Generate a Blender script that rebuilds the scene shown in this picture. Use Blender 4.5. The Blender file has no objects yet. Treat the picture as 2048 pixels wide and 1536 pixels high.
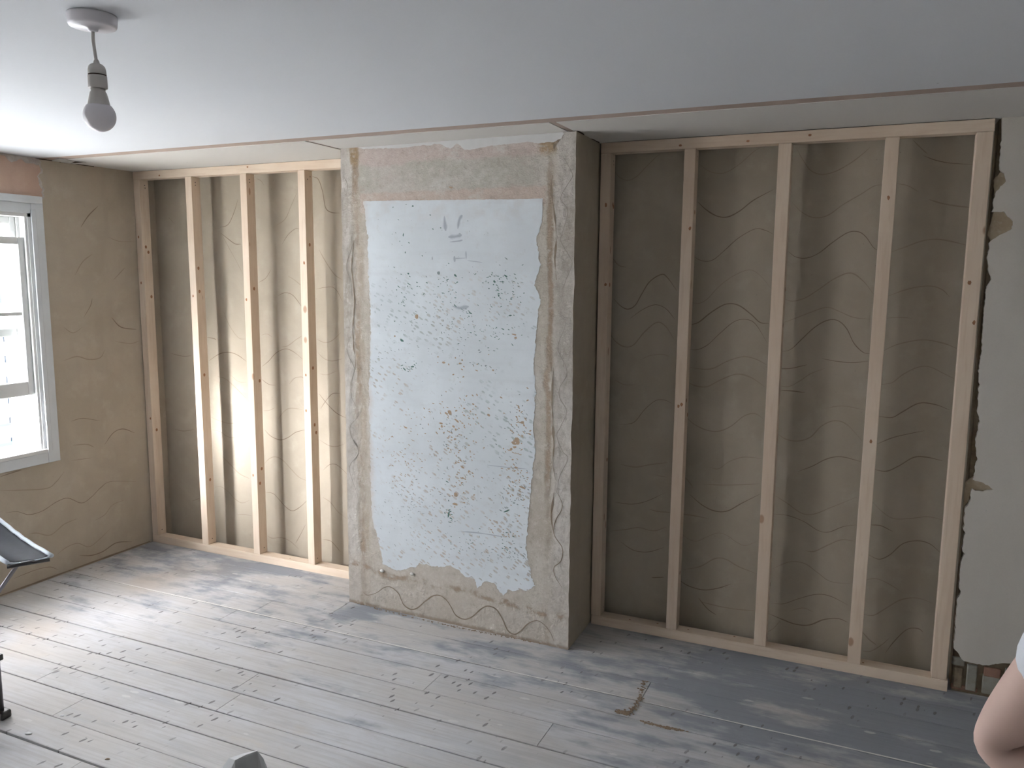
import bpy, bmesh, math, random
import numpy as np
from mathutils import Vector, Matrix, noise as mn
S = bpy.context.scene
COL = S.collection
random.seed(7)
H = 2.2                                   # ceiling height

# ------------------------------------------------------------------ camera
CAMPOS = Vector((3.93611, -3.42091, 1.62902))
R_ = Vector((0.91162, 0.41098, 0.00682)); U_ = Vector((-0.06149, 0.11996, 0.99087)); F_ = Vector((-0.40641, 0.90372, -0.13463))
FPX = 1608.85
cam = bpy.data.cameras.new('camera'); co = bpy.data.objects.new('camera', cam); COL.objects.link(co)
m3 = Matrix((R_, U_, -F_)).transposed(); co.matrix_world = Matrix.Translation(CAMPOS) @ m3.to_4x4()
cam.sensor_width = 36; cam.lens = FPX / 2048 * 36; cam.clip_start = .02; cam.clip_end = 200
S.camera = co

# ------------------------------------------------------------------ light
S.view_settings.view_transform = 'Standard'; S.view_settings.look = 'None'
S.view_settings.gamma = 1; S.view_settings.exposure = 0.2
try: S.view_settings.use_curve_mapping = False
except Exception: pass
W = bpy.data.worlds.new('overcast_sky'); S.world = W; W.use_nodes = True
wn = W.node_tree; bg = wn.nodes['Background']
tc = wn.nodes.new('ShaderNodeTexCoord'); sx = wn.nodes.new('ShaderNodeSeparateXYZ'); rp = wn.nodes.new('ShaderNodeValToRGB')
wn.links.new(tc.outputs['Generated'], sx.inputs[0]); zz = wn.nodes.new('ShaderNodeMath'); zz.operation = 'MULTIPLY_ADD'; zz.inputs[1].default_value = .5; zz.inputs[2].default_value = .5; wn.links.new(sx.outputs['Z'], zz.inputs[0]); wn.links.new(zz.outputs[0], rp.inputs[0]); wn.links.new(rp.outputs[0], bg.inputs[0])
rp.color_ramp.elements[0].position = 0.44; rp.color_ramp.elements[0].color = (0.56, 0.55, 0.555, 1)
rp.color_ramp.elements[1].position = 0.53; rp.color_ramp.elements[1].color = (0.965, 0.965, 1.0, 1)
bg.inputs[1].default_value = 1.0
# overcast sky, brightest in the open gap along the street (seen obliquely from the left windows)
def wm(op, a, b=0.0):
    q = wn.nodes.new('ShaderNodeMath'); q.operation = op
    for i, k in ((0, a), (1, b)):
        if isinstance(k, bpy.types.NodeSocket): wn.links.new(k, q.inputs[i])
        else: q.inputs[i].default_value = k
    return q.outputs[0]
SKY, GLOW, AZ, AZW = 27.0, 480.0, math.radians(-154), .13
az = wm('ARCTAN2', sx.outputs['X'], sx.outputs['Y']); dv = wm('DIVIDE', wm('SUBTRACT', az, AZ), AZW)
lobe = wm('POWER', 2.7183, wm('MULTIPLY', wm('MULTIPLY', dv, dv), -1.0))
ez = wm('DIVIDE', wm('SUBTRACT', sx.outputs['Z'], -0.05), .55); fe = wm('POWER', 2.7183, wm('MULTIPLY', wm('MULTIPLY', ez, ez), -1.0))
wn.links.new(wm('ADD', wm('MULTIPLY', wm('MULTIPLY', lobe, fe), GLOW), SKY), bg.inputs[1])
WIN = [(-1.62, -0.64, 0.69, 1.92), (-2.95, -1.86, 0.69, 1.92)]      # y0, y1, z0, z1 of the openings in the left wall
for y0, y1, z0, z1 in WIN:
    l = bpy.data.lights.new('sky_portal', 'AREA'); l.shape = 'RECTANGLE'; l.size = y1 - y0; l.size_y = z1 - z0
    l.cycles.is_portal = True
    o = bpy.data.objects.new('sky_portal', l); COL.objects.link(o)
    o.location = (-.27, (y0 + y1) / 2, (z0 + z1) / 2)
    o.rotation_euler = Vector((-1, 0, 0)).to_track_quat('Z', 'Y').to_euler()

# ------------------------------------------------------------------ helpers
def at(u, v, axis, val):                  # point of the place seen at (u, v), on the plane axis = val
    d = F_ + R_ * ((u - 1024) / FPX) - U_ * ((v - 768) / FPX)
    return CAMPOS + d * ((val - CAMPOS[axis]) / d[axis])
def atp(u, v, p, n):
    d = F_ + R_ * ((u - 1024) / FPX) - U_ * ((v - 768) / FPX)
    return CAMPOS + d * ((Vector(p) - CAMPOS).dot(n) / d.dot(n))
def tag(o, label=None, cat=None, group=None, kind=None):
    if label: o['label'] = label
    if cat: o['category'] = cat
    if group: o['group'] = group
    if kind: o['kind'] = kind
    return o
def empty(name, loc=(0, 0, 0)):
    o = bpy.data.objects.new(name, None); COL.objects.link(o); o.location = loc; o.empty_display_size = .1
    return o
def obj(name, bm, mats, parent=None, smooth=False):
    me = bpy.data.meshes.new(name); bm.to_mesh(me); bm.free()
    for m in (mats if isinstance(mats, (list, tuple)) else [mats]): me.materials.append(m)
    if smooth:
        for p in me.polygons: p.use_smooth = True
    o = bpy.data.objects.new(name, me); COL.objects.link(o)
    if parent is not None:
        o.parent = parent
        o.matrix_parent_inverse = Matrix.Identity(4)
        par = parent; off = Vector()
        while par is not None: off += Vector(par.location); par = par.parent
        me.transform(Matrix.Translation(-off))
    return o
def box(bm, a, b, mi=0, bev=0):
    x0, y0, z0 = a; x1, y1, z1 = b
    vs = [bm.verts.new(p) for p in ((x0,y0,z0),(x1,y0,z0),(x1,y1,z0),(x0,y1,z0),(x0,y0,z1),(x1,y0,z1),(x1,y1,z1),(x0,y1,z1))]
    fs = [bm.faces.new([vs[i] for i in f]) for f in ((0,3,2,1),(4,5,6,7),(0,1,5,4),(1,2,6,5),(2,3,7,6),(3,0,4,7))]
    for f in fs: f.material_index = mi
    if bev:
        es = list({e for f in fs for e in f.edges})
        r = bmesh.ops.bevel(bm, geom=es, offset=bev, segments=2, affect='EDGES', profile=.5)
        for f in r['faces']: f.material_index = mi
    return fs
def tube(bm, pts, r, seg=10, mi=0, cap=True):
    pts = [Vector(p) for p in pts]; rings = []
    for i, p in enumerate(pts):
        t = (pts[min(i+1, len(pts)-1)] - pts[max(i-1, 0)]).normalized()
        a = t.orthogonal().normalized() if i == 0 else (prev - t * prev.dot(t)).normalized()
        prev = a; b = t.cross(a); rr = r[i] if isinstance(r, (list, tuple)) else r
        rings.append([bm.verts.new(p + (a * math.cos(k * 2 * math.pi / seg) + b * math.sin(k * 2 * math.pi / seg)) * rr) for k in range(seg)])
    for A, B in zip(rings, rings[1:]):
        for k in range(seg):
            f = bm.faces.new((A[k], A[(k+1) % seg], B[(k+1) % seg], B[k])); f.material_index = mi
    if cap:
        bm.faces.new(rings[0][::-1]).material_index = mi; bm.faces.new(rings[-1]).material_index = mi
def lathe(bm, prof, cx, cy, seg=40, mi=0):     # prof: (r, z) list
    rings = []
    for r, z in prof:
        rings.append([bm.verts.new((cx + r * math.cos(k * 2 * math.pi / seg), cy + r * math.sin(k * 2 * math.pi / seg), z)) for k in range(seg)] if r > 1e-5 else [bm.verts.new((cx, cy, z))])
    for A, B in zip(rings, rings[1:]):
        for k in range(seg):
            k2 = (k+1) % seg
            if len(A) == 1: f = bm.faces.new((A[0], B[k], B[k2]))
            elif len(B) == 1: f = bm.faces.new((A[k], A[k2], B[0]))
            else: f = bm.faces.new((A[k], A[k2], B[k2], B[k]))
            f.material_index = mi
def smooth_line(pts, n=6):
    out = []; P = [Vector(p) for p in pts]; P = [P[0] * 2 - P[1]] + P + [P[-1] * 2 - P[-2]]
    for i in range(1, len(P) - 2):
        for k in range(n):
            t = k / n; a, b, c, d = P[i-1:i+3]
            out.append(.5 * ((2*b) + (c - a) * t + (2*a - 5*b + 4*c - d) * t*t + (3*b - a - 3*c + d) * t**3))
    out.append(P[-2]); return out
def ribbon(bm, pts, n, w, off, mi, taper=True, wob=.35):
    n = Vector(n).normalized(); prev = None; L = len(pts)
    for i, p in enumerate(pts):
        t = pts[min(i+1, L-1)] - pts[max(i-1, 0)]
        if t.length < 1e-6: continue
        s = n.cross(t.normalized()); k = 1
        if taper: k = min(1, .25 + 4 * min(i, L - 1 - i) / max(L, 1))
        k *= 1 + wob * mn.noise(p * 23)
        a = bm.verts.new(p + n * off + s * w * k / 2); b = bm.verts.new(p + n * off - s * w * k / 2)
        if prev: f = bm.faces.new((prev[0], a, b, prev[1])); f.material_index = mi
        prev = (a, b)
def polyface(bm, pts, n, off, mi, depth=0):
    n = Vector(n); vs = [bm.verts.new(Vector(p) + n * off) for p in pts]
    f = bm.faces.new(vs); f.material_index = mi; f.normal_update()
    if f.normal.dot(n) < 0: f.normal_flip()
    if depth:
        bk = [bm.verts.new(v.co - n * depth) for v in vs]
        for i in range(len(vs)):
            j = (i+1) % len(vs); q = bm.faces.new((vs[i], vs[j], bk[j], bk[i])); q.material_index = mi
    bmesh.ops.triangulate(bm, faces=[f])
def jag(pts, closed=False, step=.02, amp=.006, sc=40, nv=None):
    out = []; P = [Vector(p) for p in pts]; m = len(P)
    for i in range(m if closed else m - 1):
        a, b = P[i], P[(i+1) % m]; k = max(1, int((b - a).length / step))
        for j in range(k):
            q = a.lerp(b, j / k); d = mn.noise_vector(q * sc) * amp + mn.noise_vector(q * sc * 3) * amp * .4
            out.append(q + Vector((d.x, 0 if nv == 1 else d.y, d.z)) if nv != 0 else q + Vector((0, d.y, d.z)))
    if not closed: out.append(P[-1])
    return out

# ---------------------------------------------------- procedural materials
class T:
    def __init__(s, name, rough=.8, spec=.3):
        s.m = bpy.data.materials.new(name); s.m.use_nodes = True; s.nt = s.m.node_tree
        s.b = s.nt.nodes['Principled BSDF']; s.b.inputs['Roughness'].default_value = rough
        s.b.inputs['Specular IOR Level'].default_value = spec
        s.tc = s.nt.nodes.new('ShaderNodeTexCoord').outputs['Object']
    def n(s, t, **k):
        q = s.nt.nodes.new(t)
        for a, b in k.items(): setattr(q, a, b)
        return q
    def L(s, a, inp):
        if isinstance(a, bpy.types.NodeSocket): s.nt.links.new(a, inp)
        elif inp.type == 'RGBA' and not isinstance(a, float): inp.default_value = (*a[:3], 1)
        else: inp.default_value = a
    def math(s, op, a, b=0.0, c=0.0):
        q = s.n('ShaderNodeMath', operation=op); s.L(a, q.inputs[0]); s.L(b, q.inputs[1]); s.L(c, q.inputs[2]); return q.outputs[0]
    def add(s, a, b): return s.math('ADD', a, b)
    def sub(s, a, b): return s.math('SUBTRACT', a, b)
    def mul(s, a, b): return s.math('MULTIPLY', a, b)
    def vec(s, scale=(1,1,1), loc=(0,0,0), src=None, rot=(0,0,0)):
        q = s.n('ShaderNodeMapping'); s.nt.links.new(src or s.tc, q.inputs[0])
        q.inputs['Scale'].default_value = scale; q.inputs['Location'].default_value = loc; q.inputs['Rotation'].default_value = rot; return q.outputs[0]
    def noise(s, sc, det=4, rough=.55, scale=(1,1,1), loc=(0,0,0), dist=0):
        q = s.n('ShaderNodeTexNoise'); s.nt.links.new(s.vec(scale, loc), q.inputs['Vector'])
        q.inputs['Scale'].default_value = sc; q.inputs['Detail'].default_value = det; q.inputs['Roughness'].default_value = rough; q.inputs['Distortion'].default_value = dist
        return q.outputs[0]
    def voro(s, sc, scale=(1,1,1), rnd=1.0, rot=(0,0,0), loc=(0,0,0), plane=None):
        q = s.n('ShaderNodeTexVoronoi'); v = s.vec(scale, loc, src=s.vec((1,1,1), (0,0,0), rot=rot))
        if plane:
            q.voronoi_dimensions = '2D'; X, Y, Z = s.xyz(v); cb = s.n('ShaderNodeCombineXYZ'); s.L(X, cb.inputs[0]); s.L(Z if plane == 'xz' else Y, cb.inputs[1]); v = cb.outputs[0]
        s.nt.links.new(v, q.inputs['Vector']); q.inputs['Scale'].default_value = sc; q.inputs['Randomness'].default_value = rnd
        return q
    def spots(s, q, r0, lo=.5):            # soft round marks: each cell its own size, many cells empty
        c = s.n('ShaderNodeSeparateColor'); s.nt.links.new(q.outputs['Color'], c.inputs[0])
        rad = s.mul(s.step(c.outputs[0], lo, 1.0), r0); ed = s.sub(rad, s.add(q.outputs['Distance'], s.mul(s.sub(s.noise(70, 2), .5), r0 * .9)))
        return s.step(ed, 0.0, r0 * .3)
    def step(s, v, a, b):                  # smooth 0..1 between a and b
        q = s.n('ShaderNodeMapRange', interpolation_type='SMOOTHSTEP'); s.L(v, q.inputs[0]); q.inputs[1].default_value = a; q.inputs[2].default_value = b
        return q.outputs[0]
    def mix(s, f, a, b):
        q = s.n('ShaderNodeMix', data_type='RGBA'); s.L(f, q.inputs[0]); s.L(a, q.inputs[6]); s.L(b, q.inputs[7]); return q.outputs[2]
    def xyz(s, src=None):
        q = s.n('ShaderNodeSeparateXYZ'); s.nt.links.new(src or s.tc, q.inputs[0]); return q.outputs
    def out(s, col, bump=None, bs=.3, dist=.004, rough=None):
        s.L(col, s.b.inputs['Base Color'])
        if bump is not None:
            q = s.n('ShaderNodeBump'); q.inputs['Strength'].default_value = bs; q.inputs['Distance'].default_value = dist
            s.L(bump, q.inputs['Height']); s.nt.links.new(q.outputs[0], s.b.inputs['Normal'])
        if rough is not None: s.L(rough, s.b.inputs['Roughness'])
        return s.m
def flat(name, c, rough=.6, spec=.3, var=.06, sc=30, metal=0):
    t = T(name, rough, spec); t.b.inputs['Metallic'].default_value = metal
    k = t.noise(sc, 3); return t.out(t.mix(k, [x * (1 - var) for x in c], [min(1, x * (1 + var)) for x in c]), k, .08, .001)

def m_plaster(name, c0, c1, c2, sc=3.0):
    t = T(name, .92, .12)
    a = t.noise(sc, 5, .6, dist=.6); b = t.noise(sc * 3.3, 4, .6, loc=(3, 1, 7)); g = t.noise(220, 3, .6); s2 = t.noise(9, 3, .5, scale=(1, 1, .35))
    col = t.mix(t.step(a, .35, .68), c0, c1); col = t.mix(t.mul(t.step(b, .52, .75), .55), col, c2)
    col = t.mix(t.mul(t.step(s2, .45, .75), .25), col, [x * .82 for x in c0])
    col = t.mix(t.mul(g, .22), col, [x * .7 for x in c0])
    v = t.voro(26); w = t.noise(2.5, 2)
    pit = t.mul(t.step(v.outputs['Distance'], .07, .03), t.step(w, .5, .62))
    col = t.mix(t.mul(pit, .6), col, [x * .45 for x in c0])
    return t.out(col, t.add(t.mul(g, .25), t.add(a, t.mul(b, .5))), .35, .006)
M = {}
M['render'] = m_plaster('scratch_coat_render', (.405, .355, .285), (.455, .40, .325), (.49, .445, .375))
M['groove'] = flat('keyed_groove', (.235, .19, .145), .95, .1)
M['groove_faint'] = flat('faint_keyed_groove', (.32, .27, .21), .95, .1)
M['groove_pale'] = flat('shallow_groove', (.31, .28, .245), .95, .1)

def m_ceiling(name, c):
    t = T(name, .85, .2); a = t.noise(1.3, 4); g = t.noise(90, 3)
    v = t.voro(5.0); sp = t.mul(t.step(v.outputs['Distance'], .022, .012), t.step(t.noise(3, 1), .5, .55))
    col = t.mix(a, [x * .95 for x in c], [min(.9, x * 1.04) for x in c]); col = t.mix(t.mul(sp, .6), col, (.25, .24, .23))
    return t.out(col, t.add(t.mul(g, .3), a), .12, .003)
M['ceiling'] = m_ceiling('white_ceiling_paint', (.66, .678, .708))
M['ceiling_board'] = m_ceiling('ivory_ceiling_board', (.64, .62, .59))
M['strip'] = flat('bare_brown_board', (.40, .32, .275), .9, .1, .12, 14)
M['dark_gap'] = flat('dark_crevice', (.06, .045, .035), .95, .05)

def m_chimney():
    t = T('chimney_breast_render', .9, .15)
    X, Y, Z = t.xyz()
    n1 = t.noise(5, 5, .6); n2 = t.noise(18, 4, .6, loc=(5, 5, 5)); g = t.noise(160, 3, .6); n3 = t.noise(7, 5, .7, scale=(1, 1, .3)); big = t.noise(2.2, 3)
    n4 = t.noise(3.2, 4, .6, loc=(7, 2, 1)); wob = t.add(t.mul(t.sub(n2, .5), .045), t.mul(t.sub(n4, .5), .05)); wx = t.add(X, wob); wz = t.add(Z, t.mul(t.sub(n2, .5), .035))
    base = t.mix(t.step(n1, .35, .7), (.465, .42, .36), (.56, .525, .475))
    base = t.mix(t.mul(t.step(n3, .5, .7), .5), base, (.44, .385, .32))
    # cool pale cement of the outer margins
    mr = t.step(wx, 2.70, 2.735); ml = t.step(wx, 1.715, 1.695)
    base = t.mix(t.mul(t.math('MAXIMUM', mr, ml), .75), base, t.mix(t.step(n3, .35, .65), (.36, .325, .285), (.60, .57, .54)))
    # brown seams beside the margins
    def band(v, c, w): return t.step(t.math('ABSOLUTE', t.sub(v, c)), w, w * .25)
    s1 = t.mul(band(t.add(X, t.mul(t.sub(n1, .5), .09)), 2.695, .022), t.step(big, .35, .6)); s2 = t.mul(band(t.add(X, t.mul(t.sub(n1, .5), .09)), 1.712, .026), t.step(n3, .35, .6))
    base = t.mix(t.mul(t.math('MAXIMUM', s1, s2), .8), base, t.mix(n2, (.20, .135, .085), (.36, .27, .19)))
    s3 = t.mul(band(t.add(X, t.mul(t.sub(n2, .5), .03)), 1.735, .03), .6); base = t.mix(t.mul(s3, t.step(n1, .4, .6)), base, (.36, .28, .2))
    # the old painted top: pink, green-grey and pink bands
    ins = t.mul(t.step(wx, 1.735, 1.75), t.step(wx, 2.69, 2.665))
    up = t.mul(ins, t.step(wz, 1.905, 1.912))
    c_up = t.mix(t.step(n1, .4, .65), (.46, .44, .39), (.53, .50, .46))
    base = t.mix(up, base, c_up)
    pk1 = t.mul(ins, t.mul(t.step(wz, 1.905, 1.912), t.step(wz, 2.000, 1.985))); base = t.mix(t.mul(pk1, .85), base, t.mix(n2, (.50, .40, .345), (.56, .46, .40)))
    pk2 = t.mul(ins, t.step(t.add(wz, t.mul(t.sub(n1, .5), .06)), 2.105, 2.13)); base = t.mix(t.mul(pk2, .8), base, t.mix(n2, (.50, .40, .37), (.59, .51, .48)))
    # brown patches at the top corners
    c1 = t.mul(t.step(wz, 2.10, 2.14), t.math('MAXIMUM', t.mul(t.step(wx, 2.63, 2.66), t.step(wx, 2.73, 2.71)), t.mul(t.step(wx, 1.685, 1.70), t.step(wx, 1.75, 1.73))))
    base = t.mix(t.mul(c1, .85), base, t.mix(n2, (.27, .18, .09), (.40, .29, .17)))
    # foot of the breast: pinker, cool patches, brown seam
    low = t.step(wz, .30, .22); base = t.mix(t.mul(low, .5), base, t.mix(n1, (.55, .495, .44), (.51, .475, .43)))
    ed = t.step(t.math('ABSOLUTE', t.sub(t.add(t.add(Z, t.mul(X, .045)), t.mul(t.sub(n1, .5), .16)), .275)), .024, .004)
    base = t.mix(t.mul(t.mul(ed, t.step(n2, .40, .60)), .75), base, (.27, .19, .12))
    fl = t.step(t.add(Z, t.mul(t.sub(n2, .5), .02)), .022, .006); base = t.mix(t.mul(fl, .7), base, (.22, .16, .11))
    gr = t.noise(30, 5, .7, loc=(3, 8, 5)); gr2 = t.noise(9, 5, .7, scale=(1, 1, 2.2), loc=(1, 1, 6))
    base = t.mix(t.mul(t.step(gr, .50, .70), .40), base, (.30, .255, .21)); base = t.mix(t.mul(t.step(gr, .48, .34), .35), base, (.66, .63, .59))
    base = t.mix(t.mul(t.mul(up, t.step(gr2, .52, .70)), .45), base, (.42, .33, .29)); base = t.mix(t.mul(t.mul(up, t.step(gr2, .46, .32)), .5), base, (.60, .60, .57))
    base = t.mix(t.mul(g, .2), base, (.28, .24, .2))
    return t.out(base, t.add(t.mul(g, .4), t.add(n2, t.mul(n3, 1.0))), .6, .008)
M['chimney'] = m_chimney()
def m_paint():
    t = T('old_pale_blue_paint', .7, .25)
    X, Y, Z = t.xyz(); n1 = t.noise(3.2, 5, .6); n2 = t.noise(14, 4, .6, loc=(2, 2, 2)); h = t.noise(8, 4, .6, scale=(.35, 1, 2.5)); big = t.noise(1.6, 2, loc=(8, 0, 1))
    col = t.mix(t.step(n1, .35, .7), (.62, .66, .695), (.70, .745, .785)); col = t.mix(t.mul(t.step(h, .5, .72), .35), col, (.57, .60, .63))
    # tiny slanting chips where the paint has come off, denser in places
    v = t.voro(50, scale=(.55, 1, 1.5), rot=(0, -.5, 0), plane='xz'); den = t.noise(2.3, 3, .6, loc=(1, 4, 2))
    lowz = t.step(Z, 1.75, 1.35)
    chip = t.mul(t.spots(v, .42, .25), t.mul(t.step(t.add(den, t.mul(n2, .5)), .70, .86), lowz))
    col = t.mix(t.mul(chip, .75), col, t.mix(t.step(t.noise(1.1, 1, loc=(0, 0, 3)), .42, .55), (.33, .40, .40), (.46, .38, .32)))
    edge = t.step(t.add(X, t.mul(t.sub(n2, .5), .08)), 1.80, 1.755); col = t.mix(t.mul(edge, .55), col, (.58, .51, .46)); gr = t.noise(22, 5, .7, loc=(4, 4, 4)); col = t.mix(t.mul(t.step(gr, .55, .75), .35), col, (.50, .50, .49)); col = t.mix(t.mul(t.step(Z, 1.78, 1.92), t.mul(t.step(n2, .4, .7), .4)), col, (.56, .53, .52))
    return t.out(col, t.sub(t.mul(n1, .6), t.mul(chip, .8)), .25, .004)
M['paint'] = m_paint()
M['fleck_green'] = flat('green_paint_fleck', (.10, .185, .165), .8, .2)
M['fleck_grey'] = flat('grey_paint_fleck', (.24, .29, .30), .8, .2)
M['fleck_brown'] = flat('brown_plaster_fleck', (.40, .30, .215), .9, .1, .2, 60)
M['smudge'] = flat('grey_smudge', (.40, .435, .49), .8, .1)
M['smudge_soft'] = flat('faint_grey_smudge', (.55, .585, .63), .8, .1)
M['white_top'] = flat('flaking_white_paint', (.60, .60, .595), .8, .2, .08, 25)
M['pink'] = m_plaster('pink_plaster', (.48, .345, .275), (.53, .39, .315), (.55, .43, .37), 4)
M['cream'] = m_plaster('cream_wall_paint', (.60, .565, .515), (.63, .60, .55), (.65, .62, .58), 1.2)
M['rubble'] = m_plaster('crumbling_brown_mortar', (.17, .125, .085), (.25, .20, .14), (.34, .27, .18), 14)
M['block'] = m_plaster('grey_rubble_block', (.27, .26, .225), (.33, .32, .28), (.22, .17, .13), 12)
M['redbrick'] = m_plaster('old_red_brick', (.24, .13, .095), (.30, .18, .13), (.2, .16, .13), 14)
M['loose'] = m_plaster('tan_bare_plaster', (.34, .27, .185), (.41, .34, .25), (.46, .40, .31), 18)

M['torn'] = m_plaster('torn_grey_plaster', (.40, .36, .34), (.52, .49, .47), (.60, .57, .54), 20)
def m_floor():
    t = T('worn_dusty_floorboards', .72, .3)
    X, Y, Z = t.xyz()
    at_ = t.n('ShaderNodeAttribute'); at_.attribute_name = 'board'; bd = at_.outputs['Fac']
    cx = t.n('ShaderNodeCombineXYZ'); t.L(t.add(X, t.mul(bd, 7.3)), cx.inputs[0]); t.L(t.mul(Y, 1.0), cx.inputs[1]); t.L(bd, cx.inputs[2])
    def nz(sc, s, det=5, src=cx.outputs[0], r=.6):
        q = t.n('ShaderNodeTexNoise'); t.nt.links.new(t.vec(s, src=src), q.inputs['Vector']); q.inputs['Scale'].default_value = sc; q.inputs['Detail'].default_value = det; q.inputs['Roughness'].default_value = r; return q.outputs[0]
    grain = nz(6, (.6, 14, 1)); streak = nz(4, (.5, 4, 1)); blot = t.noise(2.3, 5, .6, scale=(.7, 1.3, 1)); blot2 = t.noise(6, 4, .65, scale=(.6, 1.5, 1), loc=(4, 2, 0)); fine = t.noise(60, 3, .6, scale=(.4, 1, 1))
    col = t.mix(t.step(blot, .35, .65), (.50, .485, .475), (.565, .57, .595))
    col = t.mix(t.mul(t.step(grain, .42, .68), .45), col, (.385, .37, .36)); col = t.mix(t.mul(t.step(streak, .5, .68), .35), col, (.40, .42, .45)); col = t.mix(t.mul(t.step(t.noise(11, 5, .7, scale=(.6, 1.2, 1)), .5, .72), .4), col, (.40, .385, .375))
    col = t.mix(t.mul(t.step(bd, .2, 1.0), .18), col, (.60, .56, .52))
    col = t.mix(t.mul(t.step(blot2, .6, .75), .35), col, (.56, .49, .42))
    # old blue-grey floor stain round the edge of the room
    edge = t.add(t.mul(t.step(Y, -1.2, -.30), .24), t.mul(t.step(X, 2.4, 4.3), .17))
    st = t.step(t.add(t.add(t.add(t.mul(blot, 1.0), t.mul(blot2, .8)), t.mul(t.sub(streak, .5), .35)), edge), 1.04, 1.30)
    col = t.mix(t.mul(st, .85), col, t.mix(grain, (.15, .17, .205), (.27, .295, .335)))
    warm = t.mul(t.step(t.noise(1.8, 2, loc=(9, 9, 0)), .5, .7), t.step(X, 1.2, .2)); col = t.mix(t.mul(warm, .5), col, (.47, .38, .29))
    # dents and old nail marks
    v = t.voro(20, scale=(1.7, .62, 1), rot=(0, 0, .25), plane='xy'); dn = t.noise(2.6, 2, loc=(2, 6, 0))
    pit = t.mul(t.spots(v, .21, .45), t.step(dn, .44, .60)); col = t.mix(t.mul(pit, .9), col, (.15, .14, .14))
    v2 = t.voro(8, scale=(.6, 1.6, 1), rot=(0, 0, -.1), loc=(3, 3, 0), plane='xy'); ch = t.mul(t.spots(v2, .12, .6), t.step(dn, .58, .45)); col = t.mix(t.mul(ch, .5), col, (.70, .69, .67))
    col = t.mix(t.mul(fine, .16), col, (.30, .29, .28))
    return t.out(col, t.sub(t.add(t.mul(grain, .5), t.mul(streak, .4)), t.mul(pit, .9)), .45, .004, t.add(.6, t.mul(blot, .2)))
M['floor'] = m_floor()
M['pale_filler'] = flat('pale_gap_strip', (.68, .67, .64), .8, .2, .1, 20)
M['grit'] = flat('brown_grit', (.24, .18, .125), .95, .1, .3, 120)

def m_pine(name, axis):
    t = T(name, .6, .3)
    inf = t.n('ShaderNodeObjectInfo'); rnd = inf.outputs['Random']
    mv = t.n('ShaderNodeVectorMath', operation='ADD'); t.nt.links.new(t.tc, mv.inputs[0]); cb = t.n('ShaderNodeCombineXYZ')
    for i in range(3): t.L(t.mul(rnd, 9.0 + i), cb.inputs[i])
    t.nt.links.new(cb.outputs[0], mv.inputs[1]); src = mv.outputs[0]
    s = (1, 12, 12) if axis == 0 else (12, 12, 1); s2 = (1, 3, 3) if axis == 0 else (3, 3, 1)
    def nz(sc, s, det=4, d=0.0):
        q = t.n('ShaderNodeTexNoise'); t.nt.links.new(t.vec(s, src=src), q.inputs['Vector']); q.inputs['Scale'].default_value = sc; q.inputs['Detail'].default_value = det; q.inputs['Distortion'].default_value = d; return q.outputs[0]
    g = nz(6, s, 5, .4); b = nz(1.6, s2, 3)
    col = t.mix(t.step(b, .35, .65), (.645, .515, .40), (.71, .59, .475)); col = t.mix(t.mul(t.step(g, .45, .7), .40), col, (.57, .425, .31))
    v = t.n('ShaderNodeTexVoronoi'); t.nt.links.new(t.vec((5, 9, 3) if axis == 2 else (3, 9, 5), src=src), v.inputs['Vector']); v.inputs['Scale'].default_value = 1.4
    kn = t.step(v.outputs['Distance'], .105, .06); col = t.mix(t.mul(kn, .7), col, (.33, .17, .085))
    return t.out(col, g, .1, .001)
M['pine_v'] = m_pine('sawn_pine_upright', 2); M['pine_h'] = m_pine('sawn_pine_level', 0)
M['knot'] = flat('pine_knot', (.34, .17, .09), .7, .2, .3, 90)
M['nail'] = flat('nail_head', (.10, .085, .075), .5, .4, .1, 40, .6)
M['white_plastic'] = flat('white_plastic', (.72, .70, .74), .4, .4, .02)
M['grey_plastic'] = flat('off_white_plastic', (.50, .475, .45), .4, .4, .03)
M['bulb'] = flat('frosted_bulb', (.76, .73, .77), .35, .5, .01)
M['window_paint'] = flat('weathered_white_gloss', (.60, .63, .655), .6, .3, .12, 9)
M['sash_paint'] = flat('white_sash_paint', (.68, .69, .685), .5, .35, .05, 12)
t = T('window_glass', .02, .5); t.b.inputs['Transmission Weight'].default_value = 1.0; t.b.inputs['IOR'].default_value = 1.0
M['glass'] = t.out(t.mix(t.noise(3, 2), (.95, .975, .97), (.97, .985, .98)))

# ------------------------------------------------------------------ setting
XC1, XC2, XR = 1.636, 2.795, 4.2875
YB = .15                                       # scratch-coated wall at the back of the alcoves
E2 = .026
P_ = lambda a, o, s: [(o[0] + x / s, o[1] + y / s) for x, y in a]
# floor boards
bm = bmesh.new(); lay = bm.verts.layers.float.new('board')
EDGE = [.45, .30, .17, .045, -.10, -.247, -.394, -.555, -.687, -.840, -1.0, -1.16, -1.297, -1.434, -1.577, -1.72, -1.865, -2.01, -2.15, -2.30, -2.45, -2.59, -2.74, -2.88, -3.03, -3.18, -3.32, -3.47, -3.62, -3.76, -3.9, -4.05, -4.2, -4.35, -4.5]
GAP = {-1.0: .0075, -.840: .003, -.687: .0045, -1.16: .005, -1.297: .005, -1.434: .0055, -1.72: .010, -.394: .003, -.247: .0025, -.555: .006, -1.577: .0025}
JOIN = {(-.555, -.687): [1.19, 3.19], (-.394, -.555): [1.27, 3.20], (-1.16, -1.297): [1.77], (-1.297, -1.434): [.95, 3.3], (-1.0, -1.16): [1.72], (-1.434, -1.577): [1.25], (-1.72, -1.865): [1.6], (-.687, -.840): [2.4]}
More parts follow.
